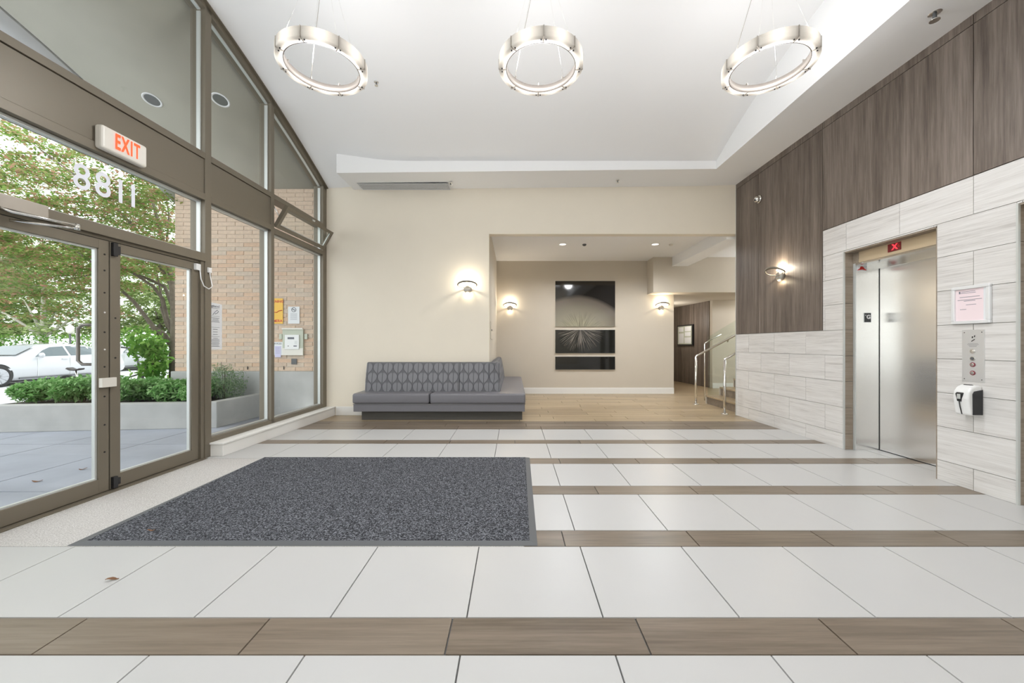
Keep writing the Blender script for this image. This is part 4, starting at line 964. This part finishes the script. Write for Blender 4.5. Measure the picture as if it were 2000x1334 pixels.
# ================================================================== OUTSIDE THINGS
def leaves(centres, size, m, name, parent, flat=.6, asp=.5):
    n = len(centres); c = np.asarray(centres, float)-np.array(wloc(parent))
    a = np.random.uniform(0, 2*PI, n); tilt = np.random.normal(0, flat, n); s = size*np.random.uniform(.6, 1.35, n)
    d = np.stack([np.cos(a)*np.cos(tilt), np.sin(a)*np.cos(tilt), np.sin(tilt)], 1)
    r = np.stack([-np.sin(a), np.cos(a), np.random.normal(0, flat, n)], 1); r /= np.linalg.norm(r, axis=1)[:, None]
    s = s[:, None]
    v = np.empty((n, 4, 3)); v[:, 0] = c-d*s*.5; v[:, 1] = c+r*s*asp*.5+[0, 0, .1]*s; v[:, 2] = c+d*s*.5; v[:, 3] = c-r*s*asp*.5+[0, 0, .1]*s
    f = np.arange(n*4).reshape(n, 4)
    me = bpy.data.meshes.new(name); me.vertices.add(n*4); me.vertices.foreach_set('co', v.ravel())
    me.loops.add(n*4); me.loops.foreach_set('vertex_index', f.ravel()); me.polygons.add(n); me.polygons.foreach_set('loop_start', np.arange(n)*4); me.polygons.foreach_set('loop_total', np.full(n, 4))
    me.materials.append(m); me.update(calc_edges=True)
    o = bpy.data.objects.new(name, me); COL.objects.link(o); o.parent = parent; return o
def blob(c, r, n, squash=1.0, shell=.35):
    p = np.random.normal(size=(n, 3)); p /= np.linalg.norm(p, axis=1)[:, None]
    p *= (np.random.uniform(shell, 1, n)**.6)[:, None]; p *= np.array([r, r, r*squash]); return p+np.array(c)
# shrubs in the planter
lbs = ['leftmost leafy green shrub in the planter, at its open end', 'leafy shrub in the planter, second from its open end', 'leafy shrub in the planter below the bicycle saddle', 'leafy shrub in the planter behind the door meeting stiles',
       'leafy shrub in the planter seen left in the farther door', 'leafy shrub in the planter below the bright laurel', 'leafy shrub in the planter below the maple trunk', 'dark leafy shrub at the planter corner by the brick wall']
pxs = [80, 122, 165, 210, 255, 300, 345, 388]
for i, px in enumerate(pxs):
    D = 6.15+(.12 if i % 2 else -.05); x = (px-1004)*D/752
    t = empty('leafy_shrub', (x, D, .3), lbs[i], 'shrub', 'low shrubs in the concrete planter')
    P = np.concatenate([blob((x+random.uniform(-.13, .13), D+random.uniform(-.22, .3), .46+random.uniform(-.03, .08)), random.uniform(.14, .24), 250, .8) for _ in range(9)])
    P = P[P[:, 2] > .32]; leaves(P, .070, M['shrub'], 'foliage', t, .7)
    mb = MB()
    for q in range(4): mb.tube([(x, D, .3), (x+random.uniform(-.12, .12), D+random.uniform(-.1, .1), .55)], [.012, .005], 5)
    mb.build('stem', M['bark'], t)
MB().box(-7.7, -5.85, 6.5, 8.6, -.02, .28).build('soil_bank', M['soil'], pl)
t = empty('laurel_bush', (-6.55, 6.95, .3), 'bright green upright bush left of the maple trunk', 'bush')
P = np.concatenate([blob((-6.50+random.uniform(-.17, .17), 6.95+random.uniform(-.2, .2), z), random.uniform(.14, .26), 75, 1.0) for z in (.65, .8, .95, 1.1, 1.2, 1.3, .7, 1.0, 1.25, .5, .85, 1.05)]); leaves(P, .125, M['laurel'], 'foliage', t, .9)
MB().tube([(-6.55, 6.95, .3), (-6.5, 6.95, 1.3)], [.02, .008], 6).build('stem', M['bark'], t)
t = empty('feathery_shrub', (-4.62, 6.15, .3), 'feathery grey-green plant in the planter against the brick', 'shrub')
P = np.concatenate([blob((-4.66+random.uniform(-.15, .17), 6.18+random.uniform(-.12, .12), random.uniform(.45, .78)), .15, 160, 1.2) for _ in range(12)]); leaves(P, .05, M['sage'], 'foliage', t, 1.0, .2)
mb = MB()
for q in range(9): mb.tube([(-4.62, 6.15, .3), (-4.62+random.uniform(-.25, .28), 6.15+random.uniform(-.15, .15), random.uniform(.75, 1.0))], [.006, .002], 4)
mb.build('stem', M['bark'], t)
t = empty('leafy_shrub', (-4.78, 5.85, .3), 'small dark green shrub in front of the feathery plant', 'shrub')
P = np.concatenate([blob((-4.80+random.uniform(-.08, .08), 5.85+random.uniform(-.1, .1), .47), .17, 350, .9) for _ in range(4)]); leaves(P, .05, M['shrub'], 'foliage', t, .8)

# maple
tr = empty('maple_tree', (-6.42, 7.2, .2), 'large maple with green and reddish leaves leaning over the planter', 'tree')
def pt(px, py, D): return Vector(((px-1004)*D/752, D, 1.2+(673-py)*D/752))
trunk = [pt(340, 745, 7.2), pt(338, 690, 7.2), pt(340, 640, 7.2), pt(339, 590, 7.25), pt(334, 540, 7.3), pt(318, 470, 7.4), pt(300, 400, 7.5), pt(280, 330, 7.6)]
MB().tube(trunk, [.075, .062, .055, .05, .045, .035, .024, .012], 10).build('trunk', M['bark'], tr)
limbs = [([(337, 680, 7.2), (322, 655, 7.2), (300, 640, 7.1), (285, 620, 7.1), (262, 590, 7.0), (235, 565, 6.9), (190, 520, 6.8), (120, 470, 6.8), (40, 430, 6.8)], .05),
         ([(335, 650, 7.2), (326, 620, 7.25), (318, 585, 7.3), (300, 560, 7.3), (270, 540, 7.4), (200, 500, 7.6), (110, 450, 7.8), (0, 400, 8)], .04),
         ([(338, 600, 7.3), (322, 560, 7.4), (290, 545, 7.5), (240, 525, 7.8), (160, 540, 8.2), (60, 560, 8.5)], .035),
         ([(336, 560, 7.3), (300, 500, 7.2), (260, 440, 7.1), (200, 380, 7.0), (130, 330, 7.0), (50, 270, 7.0)], .035),
         ([(328, 640, 7.2), (315, 600, 7.3), (318, 600, 7.4), (312, 560, 7.6), (300, 500, 8.0), (280, 430, 8.3)], .03),
         ([(300, 641, 7.1), (310, 655, 7.15), (292, 650, 7.1)], .018),
         ([(334, 540, 7.3), (325, 480, 7.6), (330, 420, 7.9), (320, 350, 8.1)], .03),
         ([(262, 440, 7.1), (230, 420, 7.3), (150, 400, 7.6), (60, 350, 8)], .02)]
tips = []
for L_, r0 in limbs:
    P = [pt(*p) for p in L_]; n = len(P)
    MB().tube(P, [r0*(1-.8*j/(n-1)) for j in range(n)], 7).build('branch', M['bark'], tr)
    tips += P[1:]
cl = []
for _ in range(760):
    px = random.uniform(-160, 345); D = random.uniform(6.3, 9.2)
    lo = 640 if px < 235 else 590
    py = random.triangular(150, lo, 480)
    if px > 200 and py < 250+(px-200)*.2 and random.random() < .6: continue
    dens = 1
    if py < 330 and random.random() < .30: continue
    c = pt(px, py, D)
    if c.x > -5.95: c.x = -5.95-random.random()*.3
    if c.z > 4.4 and c.x > -6.6: continue
    cl.append(blob(c, random.uniform(.22, .5), int(random.uniform(60, 130)), .22, .0))
leaves(np.concatenate(cl), .070, M['maple'], 'foliage', tr, .35, .55)

# background trees
def bgtree(x, y, h, r, n, label, m='pale', bark='palebark', base=1.6, name='street_tree'):
    t = empty(name, (x, y, -.1), label, 'tree', 'pale trees across the street')
    MB().tube([(x, y, -.1), (x+.05, y, base), (x-.1, y+.1, base+1.2), (x, y, h*.8)], [.22, .17, .12, .03], 8).build('trunk', M[bark], t)
    for a in range(4):
        an = a*PI/2+.6; MB().tube([(x, y, base), (x+math.cos(an)*r*.35, y+math.sin(an)*r*.35, base+1.1), (x+math.cos(an)*r*.7, y+math.sin(an)*r*.7, base+1.9)], [.09, .06, .02], 6).build('branch', M[bark], t)
    P = np.concatenate([blob((x+random.gauss(0, r*.5), y+random.gauss(0, r*.5), random.uniform(base+.2, h)), random.uniform(.5, 1.1), 80, .4, .0) for _ in range(int(n*1.5))])
    leaves(P, .26, M[m], 'foliage', t, .4)
bgtree(-26.3, 21.5, 7, 3.2, 75, 'pale barked street tree above the white sedan roof')
bgtree(-30, 22, 7.5, 3.5, 70, 'pale street tree farthest toward the picture edge')
bgtree(-22.0, 24, 6.5, 3.0, 80, 'darker trunked street tree behind the pull handle', 'pale', 'bark')
bgtree(-19.5, 27, 6.5, 3.0, 75, 'pale street tree seen through the farther door')
bgtree(-40, 30, 9, 4, 80, 'tall pale tree far beyond the street hedge')
bgtree(-30, 34, 9, 4, 80, 'tall pale tree far behind the lamp post')
bgtree(-22, 36, 9, 4, 80, 'tall pale tree far behind the maple trunk')
hd = empty('hedge', (-26, 23, -.1), 'low clipped bright green hedge across the street', 'hedge')
P = np.stack([np.random.uniform(-40, -17, 9000), np.random.uniform(20.6, 21.6, 9000), np.random.uniform(-.1, 1.75, 9000)], 1); leaves(P, .16, M['laurel'], 'foliage', hd, .8)
lp = empty('lamp_post', (-22.6, 19.6, -.1), 'slim dark street lamp post behind the white sedan', 'lamp post')
MB().tube([(-22.6, 19.6, -.1), (-22.6, 19.6, 1.75)], .04, 8).build('pole', M['rubber'], lp); MB().lathe([(.05, 0), (.16, .1), (.16, .35), (.05, .45)], (-22.6, 19.6, 1.75), 'z', 12).build('lamp_head', M['ivory'], lp)
fe = empty('fence', (-28, 20, -.1), 'pale rail fence far behind the parked cars', 'fence')
for i in range(16):
    x = -38+1.4*i; MB().box(x, x+.06, 26, 26.06, -.1, 1.7).build('fence_post', M['gasket'], fe)
MB().box(-38, -17, 26, 26.05, 1.6, 1.68).build('fence_rail', M['gasket'], fe)

# cars
def car(x0, y0, zg, label, paint='carpaint'):
    t = empty('car', (x0-.9, y0+2.5, zg), label, 'car', 'parked white cars')
    S = [  # l, halfw, zbottom, zbelt, ztop, roof halfw
        (0.0, .60, .35, .52, .56, .40), (.12, .80, .26, .62, .66, .60), (.45, .90, .20, .70, .76, .70), (1.2, .94, .18, .80, .88, .74), (1.55, .94, .18, .86, .94, .74), (2.25, .94, .18, .90, 1.28, .64),
        (2.7, .94, .18, .92, 1.36, .62), (3.2, .94, .18, .93, 1.37, .62), (3.7, .94, .18, .95, 1.32, .62), (4.3, .93, .20, .97, 1.10, .66), (4.75, .90, .24, .96, 1.02, .68), (5.0, .82, .30, .88, .94, .62), (5.1, .70, .38, .78, .82, .5)]
    mb = MB()
    for (l, hw, zb_, zt, zr, rw_) in S:
        half = [(hw*.9, zb_), (hw*.985, zb_+.12), (hw, .55 if zt > .6 else (zb_+zt)/2), (hw*.975, zt), (rw_*1.03, zr-.035 if zr-zt > .05 else zr-.01), (rw_*.8, zr)]
        for (a, b) in half: mb.v.append((x0-.94+a, y0+l, zg+b))
        for (a, b) in half[::-1]: mb.v.append((x0-.94-a, y0+l, zg+b))
    for i in range(len(S)-1):
        for j in range(12): mb.f.append((i*12+j, i*12+(j+1) % 12, (i+1)*12+(j+1) % 12, (i+1)*12+j)); mb.s.append(True)
    mb.f += [tuple(range(12)), tuple((len(S)-1)*12+j for j in range(12))[::-1]]; mb.s += [False, False]
    mb.build('body', M[paint], t)
    def side(l, z):   # point on greenhouse side at length l and height z, slightly proud
        for i in range(len(S)-1):
            if S[i][0] <= l <= S[i+1][0]:
                f = (l-S[i][0])/(S[i+1][0]-S[i][0]); hw, zt, zr, rw_ = [S[i][q]*(1-f)+S[i+1][q]*f for q in (1, 3, 4, 5)]
        a = (hw*.975, zt); b = (rw_*1.03, zr-.035); g_ = (z-a[1])/max(.01, b[1]-a[1])
        return (x0-.94+a[0]+(b[0]-a[0])*g_+.012, y0+l, zg+z)
    for poly in ([(1.95, .93), (2.9, .95), (2.9, 1.28), (2.5, 1.25), (2.25, 1.14)], [(2.98, .95), (3.85, .975), (3.82, 1.22), (3.6, 1.27), (2.98, 1.29)], [(3.92, .98), (4.22, 1.0), (4.12, 1.09), (3.92, 1.17)]):
        mb = MB(); n = len(poly); mb.face([side(l, z) for l, z in poly]); mb.build('side_window', M['glassdark'], t)
    mb = MB()
    mb.face([(x0-.94+.66, y0+1.60, zg+1.0), (x0-.94-.66, y0+1.60, zg+1.0), (x0-.94-.54, y0+2.2, zg+1.30), (x0-.94+.54, y0+2.2, zg+1.30)]); mb.build('windshield', M['glassdark'], t)
    for l in (.98, 4.05):
        MB().lathe([(.37, -.02), (.37, .006)], (x0-.94+.932, y0+l, zg+.36), 'x', 28).build('wheel_arch', M['tyre'], t)
        wv = MB().lathe([(.335, -.2), (.335, 0), (.31, .012), (.245, .014), (.24, .0)], (x0-.94+.94, y0+l, zg+.335), 'x', 28).build('wheel', M['tyre'], t)
        mb = MB()
        for s in range(10):
            a = 2*PI*s/10; c, d = math.cos(a), math.sin(a); mb.tube([(x0+.016, y0+l+.03*c, zg+.335+.03*d), (x0+.012, y0+l+.235*c, zg+.335+.235*d)], .016, 4)
        mb.lathe([(.25, .0), (.25, .018), (.232, .018)], (x0, y0+l, zg+.335), 'x', 24).build('rim', M['alloy'], wv)
    MB().box(x0-.03, x0+.006, y0+1.5, y0+3.6, zg+.22, zg+.26).build('side_sill', M['rubber'], t)
    MB().lathe([(.02, -.02), (.08, -.01), (.09, .04), (.03, .10)], (x0+.08, y0+2.0, zg+.98), 'y', 14).build('mirror', M[paint], t)
    for l in (2.93, 1.98): MB().box(x0-.004, x0+.003, y0+l, y0+l+.012, zg+.28, zg+.9).build('door_seam', M['gasket'], t)
    MB().box(x0+.0, x0+.02, y0+2.68, y0+2.86, zg+.82, zg+.85).build('door_handle', M[paint], t)
    MB().box(x0-.94-.8, x0-.94+.8, y0+.3, y0+4.8, zg+.12, zg+.25).build('underbody', M['tyre'], t)
    return t
car(-16.05, 11.0, -.14, 'white sedan parked outside, seen through the nearer door')
car(-19.6, 17.4, -.14, 'white car parked farther off, seen through the farther door')

# bicycle behind the hedge
by = empty('bicycle', (-8.2, 7.9, -.02), 'bicycle parked behind the planter shrubs, saddle and handlebar showing', 'bicycle')
sdl = pt(146, 722, 7.9); hbp = pt(262, 681, 7.9); g0 = -.02
for c in ((sdl.x-.15), (hbp.x+.25)):
    mb = MB().tube([(c+.28*math.cos(a*PI/12), 7.9, g0+.30+.28*math.sin(a*PI/12)) for a in range(24)], .018, 6, closed=True); mb.build('tyre', M['tyre'], by)
MB().tube([(sdl.x-.15, 7.9, g0+.3), (sdl.x+.25, 7.9, g0+.28), (hbp.x+.12, 7.9, .6)], .016, 8).build('frame', M['rubber'], by)
MB().tube([(sdl.x+.02, 7.9, sdl.z), (sdl.x+.1, 7.9, g0+.3)], .014, 8).build('seat_post', M['chrome'], by)
mb = MB().prism([(-.14, .02), (-.10, .05), (-.02, .015), (.08, .01), (.15, .035), (.14, .0), (.02, -.02), (-.06, -.015)], -.06, .06, lambda p, q: (sdl.x+p[0], 7.9+q, sdl.z+p[1])); mb.build('saddle', M['seatgrey'], by, .01)
MB().tube([hbp+Vector((0, 0, 0)), (hbp.x+.25, 7.9, g0+.3)], .022, 8).build('steering_column', M['rubber'], by)
MB().tube([(hbp.x-.12, 7.75, hbp.z+.03), (hbp.x, 7.9, hbp.z), (hbp.x+.2, 8.1, hbp.z+.04)], .016, 8).build('handlebar', M['rubber'], by)

# lounge downlight lamps, then added fill points for stair and corridor
def pl_(name, loc, e_, col=(1, .95, .88), r=.05):
    l = bpy.data.lights.new(name, 'POINT'); l.energy = e_; l.color = col; l.shadow_soft_size = r
    o = bpy.data.objects.new(name, l); COL.objects.link(o); o.location = loc
def spot_(loc, e_):
    l = bpy.data.lights.new('downlight_lamp', 'SPOT'); l.energy = e_; l.color = (.95, .97, 1); l.spot_size = 2.8; l.spot_blend = .8; l.shadow_soft_size = .08
    o = bpy.data.objects.new('downlight_lamp', l); COL.objects.link(o); o.location = loc
spot_((.99, 7.83, 3.22), 190); spot_((2.87, 7.83, 3.22), 190)
pl_('stair_fill', (6.9, 8.4, 2.5), 115, (.93, .96, 1)); pl_('corridor_fill', (4.6, 11.4, 1.9), 20); pl_('corridor_fill', (6.8, 9.9, 2.1), 14)  # added point fills without fixtures, brightening lounge ceiling, stair and corridor
